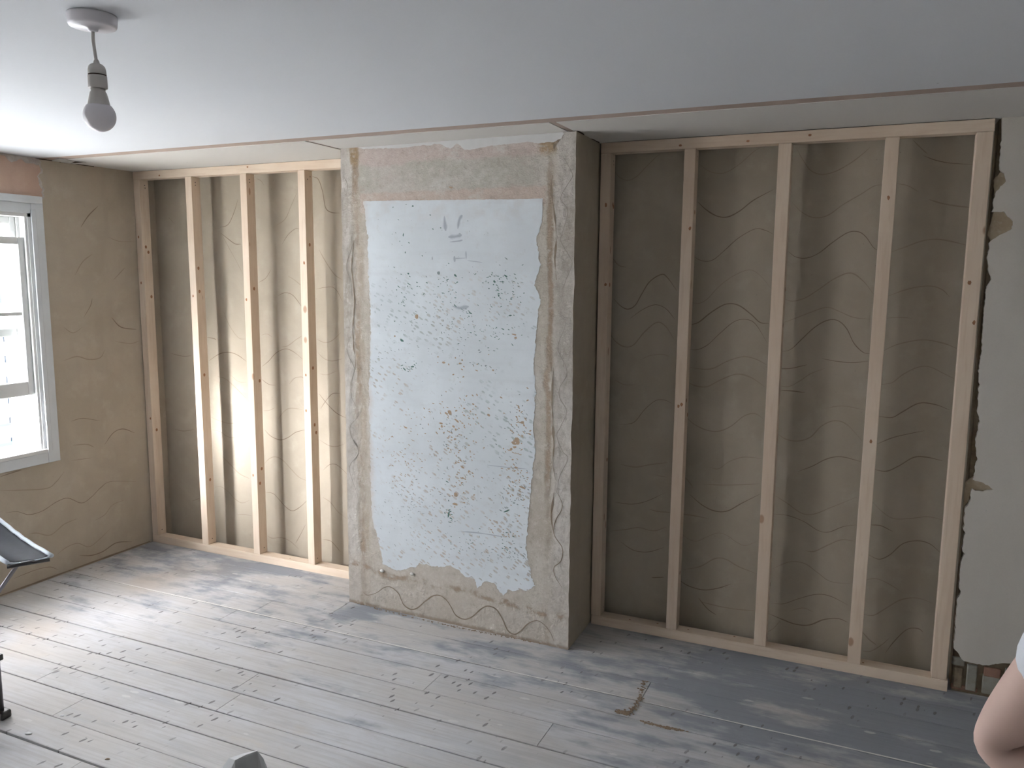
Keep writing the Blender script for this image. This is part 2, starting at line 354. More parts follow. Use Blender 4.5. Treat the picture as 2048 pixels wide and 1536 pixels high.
for a, b in zip(EDGE, EDGE[1:]):
    xs = [-.02] + JOIN.get((a, b), [random.uniform(.8, 4.5)]) + [5.42]
    for x0, x1 in zip(xs, xs[1:]):
        r = random.random(); n = len(bm.verts)
        g0, g1 = GAP.get(a, .003) / 2, GAP.get(b, .003) / 2
        # slightly wandering edges, finely divided along the board
        k = max(2, int((x1 - x0) / .12)); row = []
        for i in range(k + 1):
            x = x0 + .0012 + (x1 - x0 - .0024) * i / k
            w0 = mn.noise(Vector((x * 3, a * 9, 0))) * .0022; w1 = mn.noise(Vector((x * 3, b * 9, 4))) * .0022
            row.append([bm.verts.new(q) for q in ((x, a - g0 + w0, -.02), (x, a - g0 + w0, -.0015), (x, a - g0 + w0 - .003, 0), (x, b + g1 + w1 + .003, 0), (x, b + g1 + w1, -.0015), (x, b + g1 + w1, -.02))])
        for A, B in zip(row, row[1:]):
            for q in range(5): bm.faces.new((A[q], B[q], B[q+1], A[q+1]))
        bm.faces.new(row[0]); bm.faces.new(row[-1][::-1])
        bm.verts.ensure_lookup_table()
        for v in bm.verts[n:]: v[lay] = r
bmesh.ops.recalc_face_normals(bm, faces=bm.faces)
box(bm, (-.02, -4.5, -.06), (5.42, .45, -.02), 1)
# pale strip showing in one gap, broken where boards end
for x0, x1 in ((.10, 2.55), (2.56, 3.17), (3.22, 5.35)):
    ribbon(bm, [Vector((x0 + (x1 - x0) * i / 60, -.555 + mn.noise(Vector((x0 + i * .05, 3, 3))) * .002, 0)) for i in range(61)], (0, 0, 1), .008, .0008, 2, True, .5)
ribbon(bm, [at(1100 - 125 + i * 3, 1349 + i * .75, 2, 0) for i in range(10)], (0, 0, 1), .004, .0008, 2)
fo = obj('floor', bm, [M['floor'], M['dark_gap'], M['pale_filler']]); tag(fo, kind='structure')

# grooves traced on the keyed render: (origin, scale, lines)
G_R = [((1220, 520), 2.768, [
 [(20,215),(60,255),(100,272),(140,250),(175,190),(220,120),(285,80),(320,100),(370,170)],[(440,230),(490,240),(540,215),(600,150),(680,90),(770,55),(830,85),(890,155)],
 [(965,215),(1010,228),(1080,210),(1160,160),(1240,105),(1330,72),(1400,115),(1460,190)],[(1540,200),(1620,170),(1700,150),(1780,145),(1840,165),(1880,205)],[(110,325),(180,275),(250,248),(310,270),(360,330)],
 [(435,360),(490,345),(560,290),(640,245),(710,250),(780,300),(830,345),(880,352)],[(950,350),(1020,325),(1110,290),(1200,262),(1270,285),(1350,318),(1450,328)],[(1530,322),(1600,318),(1670,322)],
 [(0,405),(30,450),(80,480),(130,470),(190,400),(260,345),(310,370),(355,440)],[(430,492),(480,497),(540,470),(610,405),(690,340),(760,330),(810,360),(870,460)],
 [(945,508),(1000,495),(1060,440),(1130,375),(1200,335),(1260,335),(1310,380),(1350,460),(1400,510),(1440,520)],[(1510,505),(1570,475),(1640,455),(1740,442),(1850,462),(1920,490)],[(165,555),(220,530),(290,522),(340,540)],
 [(425,590),(500,603),(570,600),(650,560),(740,535),(810,550),(865,580)],[(935,602),(1000,600),(1090,580)],[(1170,545),(1250,560),(1340,568),(1430,560)],[(425,675),(480,698),(540,700),(610,665),(700,632),(780,650),(860,705)],
 [(930,695),(990,700),(1050,670),(1110,630),(1190,600)],[(1500,688),(1560,680),(1620,635),(1700,595),(1770,592),(1850,630),(1910,660)],[(945,722),(1010,725),(1080,735)],[(50,910),(130,900),(190,830),(250,780),(300,775),(345,795)],
 [(415,860),(460,905),(530,940),(600,948),(670,920),(740,865),(800,850),(850,880)],[(920,955),(970,990),(1040,1002),(1110,980),(1170,920),(1240,890),(1310,910),(1395,1000)],[(1200,820),(1290,808),(1410,830)],
 [(1490,865),(1560,872),(1620,840),(1710,793),(1800,800),(1880,830)],[(1480,1018),(1560,985),(1640,965),(1740,945)],[(30,665),(80,690),(150,690)]]),
 ((1220, 860), 2.768, [
 [(60,190),(140,205),(220,192),(320,180)],[(550,205),(600,215),(660,175),(740,150),(840,158)],[(1040,230),(1120,200),(1200,160),(1280,148),(1390,175)],[(1460,218),(1530,228),(1600,198),(1680,152),(1750,150),(1840,170)],[(250,250),(320,262)],
 [(400,245),(440,290),(460,320)],[(520,300),(640,305),(830,298)],[(30,400),(120,410),(200,395),(300,350)],[(440,355),(510,415),(580,448),(650,448),(730,405),(830,355)],[(910,360),(980,405),(1060,460),(1130,465),(1220,430),(1370,370)],
 [(1450,395),(1510,455),(1570,490),(1660,490),(1760,480),(1850,500)],[(210,435),(260,450),(320,455),(385,463),(470,475),(550,492)],[(905,465),(980,472),(1070,505),(1150,555),(1210,565),(1290,535),(1360,525)],[(1440,525),(1500,530),(1565,562)],
 [(0,560),(90,550),(160,540),(240,558),(310,538)],[(385,560),(430,600),(480,615),(540,590),(600,570),(650,585),(700,620),(750,640),(815,615)],[(1080,668),(1130,672),(1200,640),(1280,608),(1355,615)],
 [(1430,690),(1490,715),(1550,690),(1620,630),(1700,613),(1770,630),(1830,680)],[(60,620),(130,665),(210,675),(300,650)],[(410,772),(500,755),(580,712),(640,715),(710,755),(810,795)],[(885,775),(950,745),(1010,728),(1080,740),(1150,790),(1220,838),(1330,852)],
 [(1410,832),(1470,822),(1540,850),(1620,900)],[(380,830),(440,865),(520,885),(600,875),(670,852)],[(890,958),(960,962),(1040,935),(1140,910),(1220,920),(1320,970)],[(1400,1020),(1460,1025),(1530,985),(1610,940),(1700,930),(1790,960)],
 [(500,950),(600,975),(700,992),(800,1000)],[(1000,1000),(1070,985),(1130,1010)],[(230,818),(300,815)],[(490,930),(540,990),(590,1025)]]),
 ((1160, 1080), 2.768, [[(1110,445),(1070,490),(1035,510)],[(1560,505),(1600,550),(1640,580)],[(1565,615),(1610,615),(1670,580),(1715,540)],[(1690,625),(1740,560),(1810,495),(1870,490),(1900,510)],[(1040,405),(1110,435),(1190,465),(1270,470),(1350,440),(1430,435),(1480,455)]]),
 ((1380, 240), 3.303, [
 [(60,290),(120,335),(180,352),(240,345),(330,290),(420,210),(490,170)],[(700,180),(750,270),(800,335),(870,360),(960,340),(1060,285),(1140,225),(1190,180)],[(1470,130),(1530,190),(1570,225)],[(1540,235),(1620,265),(1720,285),(1880,295)],
 [(50,540),(110,595),(180,635),(250,640),(330,600),(420,530),(550,460)],[(670,540),(740,610),(820,645),(910,630),(1010,560),(1130,490),(1220,435),(1290,430)],[(1370,420),(1440,435),(1510,475)],[(1580,525),(1660,550),(1760,568),(1860,578)],
 [(20,900),(80,930),(150,925),(230,860),(320,780),(430,720),(500,730),(550,755)],[(650,870),(700,905),(770,912),(850,880),(940,810),(1040,745),(1110,738),(1160,770),(1210,840),(1240,860)],[(1330,872),(1420,840),(1530,800),(1630,788),(1740,805),(1840,832)]]),
 ((1100, 160), 3.413, [[(430,600),(470,660),(530,685),(590,660),(650,600),(720,530),(760,500)],[(430,1220),(470,1265),(520,1278)]])]
G_L = [((300, 500), 3.84, [
 [(455,850),(530,800),(600,785),(670,805),(740,855)],[(620,960),(680,1010),(740,1015)],[(520,970),(580,990),(650,1050),(740,1140)],[(565,470),(600,560),(650,640),(690,680),(735,683)],[(165,795),(250,815),(320,812)],[(440,670),(490,680),(510,690)],
 [(460,1280),(530,1310),(600,1330),(670,1325),(740,1285)],[(470,1378),(540,1395),(590,1430),(650,1442),(700,1420),(760,1375)],[(190,1378),(260,1390),(340,1378)],[(835,250),(890,215),(930,150)],[(985,350),(1040,328),(1100,350),(1170,440)],
 [(1060,200),(1110,230),(1170,280)],[(855,655),(900,645),(940,670)],[(1010,745),(1060,735),(1120,690),(1175,655)],[(860,895),(910,855),(970,790),(1040,760),(1100,780),(1175,840)],[(855,990),(910,1030),(965,1040)],
 [(1070,1030),(1110,985),(1160,975),(1190,985)],[(870,1235),(920,1230),(960,1210)],[(985,1300),(1030,1240),(1080,1215),(1170,1225)],[(880,1380),(930,1430),(1000,1458),(1060,1440),(1120,1400),(1195,1380)],
 [(1275,300),(1340,288),(1400,285),(1440,320),(1480,400)],[(1280,685),(1340,710),(1400,695),(1470,630)],[(1290,790),(1340,835),(1400,852),(1480,835)],[(1300,950),(1360,958),(1430,930)],[(1300,1105),(1360,1180),(1430,1250),(1505,1290)],
 [(1310,1220),(1350,1160),(1400,1105),(1460,1100)],[(1300,1455),(1360,1495),(1420,1508),(1490,1495)],[(1300,0),(1350,90),(1420,190),(1480,230)]]),
 ((250, 260), 3.491, [[(305,610),(345,655)],[(665,680),(720,660),(760,580),(790,480)],[(670,720),(720,760),(770,795),(810,797)],[(670,720),(730,830),(780,920),(825,1010)],[(920,340),(950,355),(970,385)],[(1060,665),(1120,620),(1160,530),(1200,440)],
 [(1095,800),(1140,730),(1190,690),(1220,690)],[(1310,325),(1350,345),(1380,430),(1400,540),(1440,575),(1500,580)]]),
 ((250, 880), 4.016, [[(720,380),(770,375),(830,415),(880,470),(940,505),(1000,485)],[(540,490),(600,468)],[(1120,190),(1160,150),(1210,135),(1270,165),(1340,240),(1400,300),(1465,328)],[(1590,245),(1640,200),(1690,195),(1740,230),(1785,275)],
 [(1130,420),(1190,430),(1240,480),(1300,545),(1350,568),(1410,535),(1470,478)],[(1590,460),(1650,500),(1710,575),(1785,635)],[(895,600),(960,598),(1020,610)],[(1140,765),(1180,788),(1260,785),(1330,815),(1400,880)],[(1590,800),(1650,810),(1700,860),(1730,900)],
 [(1370,830),(1410,760),(1450,680)],[(780,130),(850,200),(920,270),(1000,310)],[(1600,20),(1650,50),(1710,50),(1760,30)]])]
G_W = [((0, 370), 2.603, [[(420,220),(460,160),(510,110)],[(560,270),(620,293),(700,294)],[(390,470),(430,400),(480,360)],[(590,495),(650,430)],[(435,690),(470,630),(480,590)],[(580,690),(630,740),(710,752)],[(330,740),(380,770),(430,740)],
 [(600,815),(680,825),(725,812)],[(330,915),(400,893),(460,908),(520,900),(545,860)],[(370,1230),(430,1215),(520,1228)],[(545,1350),(590,1290),(640,1270),(700,1290)],[(380,1355),(450,1350),(490,1365)],[(370,1435),(480,1420)]]),
 ((0, 940), 2.577, [[(0,105),(100,104),(240,95),(290,60),(330,10)],[(0,35),(60,15),(110,0)],[(30,220),(90,215),(150,230),(220,210),(290,165),(350,145),(420,170),(470,140),(520,90),(570,60),(700,60)],[(150,330),(190,325),(260,335),(330,280),(400,250)],
 [(490,260),(540,230),(580,180),(640,155)],[(290,440),(340,400),(400,378),(460,395),(520,350),(570,300)],[(410,440),(470,440),(530,420),(600,375),(680,370)],[(70,560),(130,535),(200,510),(260,500),(300,515)]])]
def grooves(bm, G, axis, val, n, off=.0006, w=.0036):
    i = 0
    for o, s, L in G:
        for l in L:
            pts = smooth_line([at(u, v, axis, val) for u, v in P_(l, o, s)]); i += 1
            ribbon(bm, pts, n, w * (1 + .3 * math.sin(i * 2.3)), off, 1 if (i * 7) % 5 in (0, 2) else 2)

# back wall: left alcove, right alcove and the run of wall right of the recess
def back_panel(x0, x1, G, name):
    bm = bmesh.new(); nx, nz = max(1, int((x1 - x0) / .08)), 28
    g = [[bm.verts.new((x0 + (x1 - x0) * i / nx, YB + .05 * 0 + mn.noise(Vector((i * .3 + x0, 2, k * .25))) * .0, H * k / nz)) for k in range(nz + 1)] for i in range(nx + 1)]
    for i in range(nx):
        for k in range(nz): bm.faces.new((g[i][k], g[i+1][k], g[i+1][k+1], g[i][k+1]))
    box(bm, (x0, YB + .002, 0), (x1, YB + .3, H + .1), 0)
    grooves(bm, G, 1, YB, (0, -1, 0))
    return tag(obj(name, bm, [M['render'], M['groove'], M['groove_faint']]), kind='structure')
back_panel(0, 2.2, G_L, 'wall_back_left')
back_panel(2.2, XR + .014, G_R, 'wall_back_right')

# left wall with its two window openings
bm = bmesh.new(); TH = .27
ys = sorted({YB + .3, -4.5} | {y for w in WIN for y in w[:2]}, reverse=True)
for a, b in zip(ys, ys[1:]):
    w = [q for q in WIN if abs(q[1] - a) < 1e-6 and abs(q[0] - b) < 1e-6]
    if w:
        box(bm, (-TH, b, 0), (0, a, w[0][2])); box(bm, (-TH, b, w[0][3]), (0, a, H + .1))
    else: box(bm, (-TH, b, 0), (0, a, H + .1))
grooves(bm, G_W, 0, 0, (1, 0, 0), w=.0042)
# pink plaster above the window, with a torn grey lip
pk = [at(u, v, 0, 0) for u, v in ((75,320),(80,345),(74,352),(78,366),(84,380),(83,393),(80,397))]
pk = jag(pk, step=.010, amp=.009, sc=45, nv=0) + [Vector((0, -.60, 2.003)), Vector((0, -1.68, 2.003)), Vector((0, -1.71, 2.199))]
polyface(bm, pk, (1, 0, 0), .007, 3, .006)
lip = jag([at(u, v, 0, 0) for u, v in ((76,318),(78,331),(66,328),(50,326),(40,318),(20,325),(8,312),(0,309))], step=.012, amp=.006, nv=0) + [Vector((0, -.9, 2.185)), Vector((0, -1.1, 2.199)), Vector((0, -.60, 2.199))]
polyface(bm, lip, (1, 0, 0), .0085, 6, .001)
ribbon(bm, [p + Vector((0, .002, 0)) for p in pk[:-3]], (1, 0, 0), .012, .0078, 6, False, 1.5)
# brown crack line where the wall meets the floor and dark line under the ceiling
ribbon(bm, [Vector((0, -.02 - i * .05, .008)) for i in range(60)], (1, 0, 0), .008, .001, 1, False, .9)
ribbon(bm, [Vector((0, -.25 - i * .03, 2.1975)) for i in range(20)], (1, 0, 0), .005, .001, 5, False, .9)
tag(obj('wall_left', bm, [M['render'], M['groove'], M['groove_faint'], M['pink'], M['loose'], M['dark_gap'], M['torn']]), kind='structure')

# chimney breast (its corners are slightly out of true)
TLc, TRc = Vector((1.638, -.260, H)), Vector((2.802, -.288, H)); BRc, BLc = Vector((2.798, -.272, 0)), Vector((1.622, -.240, 0))
NC = (TRc - TLc).cross(BRc - TRc).normalized()
if NC.y > 0: NC = -NC
BLc.y = TLc.y - ((BLc - TLc).x * NC.x + (BLc - TLc).z * NC.z) / NC.y
bm = bmesh.new(); nx, nz = 110, 210; g = []
def cdisp(p):
    mx = max(0, min(1, (1.735 - p.x) / .02), min(1, (p.x - 2.690) / .02), min(1, (.17 - p.z) / .04))
    return mx * (mn.noise(p * 16) * .0028 + mn.noise(p * 45) * .0018 + mn.noise(Vector((p.x * 90, 0, p.z * 60))) * .0012)
for i in range(nx + 1):
    c = []
    for k in range(nz + 1):
        p = BLc.lerp(BRc, i / nx).lerp(TLc.lerp(TRc, i / nx), k / nz)
        if i in (0, nx) and 0 < k < nz: p.x += mn.noise(Vector((p.x * 3, 1, p.z * 14))) * .0035
        p += NC * cdisp(p)
        c.append(bm.verts.new(p))
    g.append(c)
for i in range(nx):
    for k in range(nz): bm.faces.new((g[i][k], g[i+1][k], g[i+1][k+1], g[i][k+1]))
for side, i in ((0, 0), (1, nx)):
    bk = [bm.verts.new((g[i][k].co.x * 0 + (XC1 if side == 0 else XC2 - .003), YB + .004, g[i][k].co.z)) for k in range(nz + 1)]
    for k in range(nz):
        f = bm.faces.new((g[i][k], g[i][k+1], bk[k+1], bk[k])); f.material_index = 1
def ch(u, v): return atp(u, v, TLc, NC)
for o, s, L, w, mi in (((660, 960), 3.657, [[(245,820),(275,842),(340,825),(400,785),(450,785),(500,830),(540,910),(590,945),(640,935),(700,885),(760,845),(820,850),(870,900),(920,985),(980,1018),(1040,1000),(1110,940),(1160,922),(1215,945),(1260,1010),(1300,1100),(1350,1128),(1400,1100),(1450,1050),(1510,1028),(1560,1050),(1610,1110),(1640,1180)]], .0058, 2),
    ((660, 960), 3.657, [[(1650,70),(1700,190),(1650,300),(1640,400),(1700,500),(1690,590),(1640,640),(1650,710),(1700,790)]], .0036, 2),
    ((660, 220), 3.657, [[(1690,310),(1740,400),(1775,480),(1730,560),(1690,650),(1740,740),(1700,900),(1690,960),(1750,1070),(1770,1130),(1720,1260),(1700,1350),(1750,1510)],[(100,480),(130,560),(110,640)],[(150,880),(160,1000),(120,1140),(150,1250),(160,1380)]], .003, 3),
    ((660, 620), 3.657, [[(1730,20),(1720,120),(1680,220),(1670,300),(1720,400),(1730,480),(1680,570),(1680,640),(1730,740),(1690,850),(1660,920),(1700,1030),(1740,1090),(1680,1220),(1670,1330),(1710,1450)],[(130,50),(165,150),(130,250),(135,330),(180,430),(155,540),(160,640),(210,760),(150,850),(160,930),(210,1040),(150,1130),(150,1200),(200,1350),(215,1430)]], .003, 3)):
    for l in L: ribbon(bm, [p + NC * cdisp(p) for p in smooth_line([ch(u, v) for u, v in P_(l, o, s)], 14)], NC, w, .0013, mi)
# remains of pale blue paint
out = [(727,402),(736,470),(737,540),(741,620),(742,700),(738,770),(740,880),(741,960),(745,1040),(752,1062),(760,1092),(766,1130),(778,1133),(792,1142),(806,1140),(828,1134),(838,1126),(850,1128),(872,1134),(902,1131),(920,1141),(930,1152),(948,1156),(955,1178),(968,1164),(980,1162),(992,1168),(1000,1184),(1006,1190),(1014,1180),(1030,1182),(1044,1176),(1056,1182),(1070,1172),(1062,1150),(1052,1100),(1058,1020),(1064,960),(1071,900),(1067,850),(1072,780),(1067,730),(1075,640),(1081,600),(1070,570),(1080,530),(1072,480),(1084,440),(1086,397),(1000,399),(900,400),(800,401)]
pp = []
P = [ch(u, v) for u, v in out]
for i in range(len(P)):
    a, b = P[i], P[(i+1) % len(P)]; k = max(1, int((b - a).length / .008)); amp = .0015 if i >= len(P) - 5 else .0062
    for j in range(k):
        q = a.lerp(b, j / k); d = mn.noise_vector(q * 30) * amp * 1.1 + mn.noise_vector(q * 110) * amp * 1.0
        d -= NC * d.dot(NC); pp.append(q + d)
polyface(bm, pp, NC, .0014, 4)
# white ceiling paint lapped onto the head of the breast
wt = [(728,298),(760,297),(800,296),(840,292),(880,288),(900,298),(915,288),(930,300),(940,300),(960,296),(985,291),(1020,288),(1055,284),(1085,287),(1108,284),(1120,278),(1128,268)]
wp = jag([ch(u, v) for u, v in wt], step=.008, amp=.004, sc=60)
wp = [q - NC * (q - TLc).dot(NC) for q in wp] + [Vector((2.742, 0, H - .0005)), Vector((1.735, 0, H - .0005))]
wp = [Vector((q.x, TLc.y - ((q.x - TLc.x) * NC.x + (q.z - TLc.z) * NC.z) / NC.y, min(q.z, H - .0005))) for q in wp]
polyface(bm, wp, NC, .0016, 5)
def fleck(u, v, L, w, ang, mi):
    c = ch(u, v); tx = Vector((1, 0, 0)); tx -= NC * tx.dot(NC); tx.normalize(); tz = NC.cross(tx); tz = tz if tz.z > 0 else -tz
    d = tx * math.cos(ang) + tz * math.sin(ang); e = NC.cross(d); k = 7; pts = []
    for i in range(k):
        a = i * 2 * math.pi / k; r = random.uniform(.6, 1.1)
        pts.append(c + d * math.cos(a) * L * r / 2 + e * math.sin(a) * w * r / 2)
    polyface(bm, pts, NC, random.uniform(.0017, .0022), mi)
inside = lambda u, v: 745 < u < 1062 and 408 < v < 1125
for (cu, cv, su, sv, n, mi, L, w) in (
    (800,480,22,40,10,6,.009,.005),(810,580,22,35,22,6,.012,.005),(895,560,40,30,26,6,.012,.005),(988,560,14,18,18,6,.014,.006),(1020,590,34,40,45,6,.011,.004),(930,640,60,40,40,6,.012,.004),(1000,660,50,25,30,6,.012,.004),
    (1010,560,20,30,12,7,.012,.005),(870,600,30,30,16,7,.014,.005),(900,660,60,40,60,7,.009,.004),(800,690,40,60,28,7,.009,.004),(820,735,12,8,12,6,.014,.005),(920,730,40,20,16,8,.012,.009),(960,720,30,30,16,7,.012,.005),
    (915,830,42,42,70,8,.013,.007),(905,880,45,50,55,7,.011,.005),(1040,840,22,40,40,8,.015,.008),(1040,850,26,40,30,7,.012,.005),(1030,885,10,8,8,8,.022,.014),(900,860,22,16,14,8,.018,.011),(820,850,34,30,24,8,.013,.004),(800,900,40,30,26,8,.012,.004),
    (925,950,22,45,55,8,.012,.008),(810,930,30,30,26,8,.013,.005),(1035,930,24,30,30,8,.013,.006),(1035,975,26,30,44,8,.014,.006),(1035,985,26,40,36,7,.013,.005),(850,1000,60,40,50,7,.010,.004),(800,1010,40,30,50,7,.012,.003),(960,1000,60,40,40,7,.010,.004),
    (898,1030,5,15,12,6,.012,.007),(930,1075,25,18,24,6,.010,.004),(1015,1085,12,20,20,6,.011,.005),(1010,1060,30,25,26,8,.012,.006),(1030,1120,28,26,44,7,.014,.005),(850,1070,60,40,50,7,.010,.003),(960,1110,60,25,30,7,.012,.004),(800,980,40,40,30,8,.010,.003),(905,640,100,150,90,7,.006,.003)):
    for i in range(n):
        u, v = random.gauss(cu, su * .7), random.gauss(cv, sv * .7)
        if inside(u, v): fleck(u, v, L * random.uniform(.5, 1.35), w * random.uniform(.5, 1.1), random.gauss(-.45, .45), mi)
for u, v, L, w, a, mi in ((826,412,.012,.008,0,6),(861,430,.01,.006,-.5,6),(807,470,.020,.008,1.4,6),(866,458,.010,.005,-.4,6),(882,456,.008,.006,0,6),(811,505,.010,.006,1.5,6),(865,517,.020,.004,1.55,7),(817,547,.012,.009,0,6),(818,568,.032,.005,-.5,6),
    (911,551,.020,.010,-.6,6),(1012,552,.024,.010,-.5,6),(989,563,.018,.012,-.5,6),(941,626,.024,.008,-.5,6),(1021,631,.018,.008,0,6),(1006,658,.018,.006,-.3,6),(804,681,.024,.014,-.5,6),(809,738,.024,.008,-.7,6),(826,733,.020,.010,.3,6),(790,672,.010,.011,0,8),
    (1031,676,.016,.014,0,8),(1031,678,.006,.006,0,9),(1028,669,.03,.008,-.2,8),(888,725,.019,.013,0,8),(921,727,.018,.010,0,8),(834,633,.022,.022,0,8),(900,825,.030,.022,-.9,8),(915,842,.03,.012,-.6,8),(1033,880,.032,.024,0,8),(812,855,.022,.008,-.2,8),(978,830,.022,.016,-.8,8),
    (1045,845,.022,.014,0,8),(898,1029,.036,.012,1.4,6),(911,1008,.034,.013,0,8),(912,990,.028,.020,-.9,8),(1033,935,.026,.010,0,8),(1046,975,.036,.012,-.2,8),(1013,1022,.040,.008,.5,6),(894,963,.022,.006,-.4,6),(878,546,.018,.02,0,7),(902,375,.03,.012,-.3,8)): fleck(u, v, L, w, a, mi)
# faint rubbed pencil strokes high on the paint
for L, w in (([(889,432),(890,445),(892,462)], .010), ([(925,430),(919,440),(916,458)], .009), ([(897,474),(912,473),(924,470)], .012), ([(900,484),(918,482),(926,480)], .004),
             ([(909,512),(910,524)], .005), ([(910,517),(932,516)], .004), ([(932,502),(933,518)], .004), ([(935,521),(965,525)], .003), ([(905,612),(920,616),(938,613)], .010), ([(975,930),(1010,934),(1055,938)], .003), ([(915,1062),(960,1066),(1010,1074)], .003)):
    ribbon(bm, smooth_line([ch(*p) for p in L], 6), NC, w * 1.9, .0018, 10, True, .8); ribbon(bm, smooth_line([ch(*p) for p in L], 6), NC, w, .0020, 9, True, 1.2)
for L in ([(1105,350),(1103,380),(1108,420),(1113,470),(1110,520),(1113,560)], [(1107,735),(1104,790),(1106,850),(1108,890),(1106,930),(1112,960)], [(1108,985),(1103,1030),(1106,1060)], [(708,480),(704,540),(710,600),(706,660),(712,740)], [(1122,275),(1110,290),(1108,300)]):
    ribbon(bm, [p + NC * cdisp(p) for p in smooth_line([ch(*p) for p in L], 14)], NC, .006, .0013, 2, True, 1.6)
cb = obj('wall_chimney_breast', bm, [M['chimney'], M['render'], M['groove'], M['groove_pale'], M['paint'], M['white_top'], M['fleck_green'], M['fleck_grey'], M['fleck_brown'], M['smudge'], M['smudge_soft']]); tag(cb, kind='structure')
for u, v in ((765, 1141), (825, 1147)):
    bm = bmesh.new(); c = ch(u, v); bmesh.ops.create_icosphere(bm, subdivisions=2, radius=.0105, matrix=Matrix.Translation(c + NC * .005) @ Matrix.Diagonal((1.1, .7, .8, 1)))
    w_ = obj('wall_plug', bm, M['pale_filler'], cb, True); tag(w_, 'cream plug end')

# wall right of the recess: crumbling edge, painted plaster slab in front of rubble
bm = bmesh.new(); YR = .030; XW = XR + .016
box(bm, (XW + .0, YR + .022, 0), (5.4, YB + .3, H + .1), 1)
ed = P_([(622,300),(625,430),(612,560),(614,610),(638,635),(652,690),(600,735),(578,790),(570,870),(640,872),(700,930),(690,975),(620,1010),(570,1050),(550,1065),(538,1150),(545,1230),(562,1290),(535,1330),(524,1400),(512,1536)], (1800, 140), 3.072) \
   + P_([(508,90),(505,180),(482,330),(487,430),(475,560),(490,620),(472,700),(467,780),(477,850),(462,940),(452,985),(500,998),(535,1015),(570,1040),(500,1055),(440,1040),(432,1110),(402,1160),(372,1220),(380,1290),(400,1310),(362,1350),(362,1420),(400,1440),(358,1490),(352,1536)], (1800, 640), 3.072) \
   + P_([(650,100),(640,150),(672,190),(632,230),(604,300),(615,400),(622,480),(590,610),(640,650),(680,710),(780,735),(880,750),(950,735),(1040,730),(1080,760),(1130,800)], (1748, 1136), 3.84)
pl = [at(u, v, 1, YR) for u, v in ed]; pl[0] = Vector((4.308, YR, H))
pl = [Vector((max(p.x, XR + .010), p.y, min(p.z, H))) for p in pl]
pl = [pl[0]] + jag(pl[1:], step=.006, amp=.0045, sc=75, nv=1) + [Vector((4.75, YR, .13)), Vector((5.4, YR, .14)), Vector((5.4, YR, H))]
polyface(bm, pl, (0, -1, 0), 0, 0, .022)
# bare tan plaster showing in the bitten places
for L in ([(2001,345),(2008,347),(2013,366),(1996,380),(1990,395),(1986,360)], [(1987,424),(2008,424),(2026,443),(2024,458),(2002,470),(1982,486),(1975,470)], [(1950,950),(1945,955),(1975,968),(1986,979),(1963,984),(1944,978),(1935,1005),(1926,1015),(1930,965)]):
    polyface(bm, jag([at(u, v, 1, YR + .012) for u, v in L], True, .01, .003, 80, 1), (0, -1, 0), 0, 2, .008)
# rubble behind the hole at the foot
for (u0, v0, u1, v1), mi, d in (((1930,1330,1955,1378), 3, .012), ((1966,1338,2002,1350), 4, .010), ((1962,1352,2000,1385), 3, .008), ((1905,1335,1926,1372), 1, .010), ((1903,1316,1930,1328), 3, .006), ((1900,1376,1955,1388), 4, .004), ((2006,1340,2040,1380), 3, .01)):
    a = at(u0, v1, 1, YR + .022); b = at(u1, v0, 1, YR + .022); z0 = max(a.z, .008)
    k0 = len(bm.verts); box(bm, (a.x, YR + .022 - d, z0), (b.x, YR + .03, max(b.z, z0 + .02)), mi, .004)
tag(obj('wall_right_of_recess', bm, [M['cream'], M['rubble'], M['loose'], M['block'], M['redbrick']]), kind='structure')
# unseen sides of the room
bm = bmesh.new(); box(bm, (5.4, -4.5, 0), (5.6, YB + .3, H + .1)); tag(obj('wall_right', bm, M['cream']), kind='structure')
bm = bmesh.new(); box(bm, (-TH, -4.7, 0), (5.6, -4.5, H + .1)); tag(obj('wall_front', bm, M['cream']), kind='structure')

# ceiling boards with open joints
S1, S2 = .489, .569
bm = bmesh.new()
box(bm, (-.02, -4.5, H), (5.42, -S2, H + .0022), 0)
def piece(x0, x1, mi): box(bm, (x0, -S1, H), (x1, YB + .3, H + .0022), mi)
piece(-.02, XC1 - .016, 1); piece(XC1 + .002, XC2 - .030, 1); piece(XC2 - .002, 5.42, 1)
box(bm, (-.02, -4.5, H + .0022), (5.42, YB + .3, H + .06), 2)
# the joint runs out to nothing near the left wall: torn paper lip and a sliver of board
polyface(bm, [Vector(p) for p in ((-.0, -.60, H), (.10, -.575, H), (.115, -.56, H), (.06, -.50, H), (-.0, -.47, H))], (0, 0, -1), .0, 2)
for L in ([(118,321),(130,318),(150,322),(172,325),(150,327),(138,330)], [(104,320),(118,316),(135,318),(120,322),(108,324)]):
    polyface(bm, [at(u, v, 2, H) for u, v in L], (0, 0, -1), .004, 1, .003)
polyface(bm, [at(u, v, 2, H) for u, v in ((140,325),(150,321),(168,322),(152,324))], (0, 0, -1), .0052, 3)
# dark crack round the head of the breast on its right
cr = [at(u, v, 2, H - .001) for u, v in ((1128,265),(1140,264),(1153,262),(1162,266),(1170,276),(1180,278),(1190,282),(1197,286))]
ribbon(bm, smooth_line(cr, 4), (0, 0, -1), .016, .0, 3, False, .9)
ribbon(bm, [Vector((2.83 + i * .05, E2 - .002, H)) for i in range(30)], (0, 0, -1), .005, .0006, 3, False, 1.2)
ribbon(bm, [Vector((XC1 - .010, -S1 + i * .01, H)) for i in range(24)], (0, 0, -1), .004, .0006, 3, False, .9)
tag(obj('ceiling', bm, [M['ceiling'], M['ceiling_board'], M['strip'], M['dark_gap']]), kind='structure')

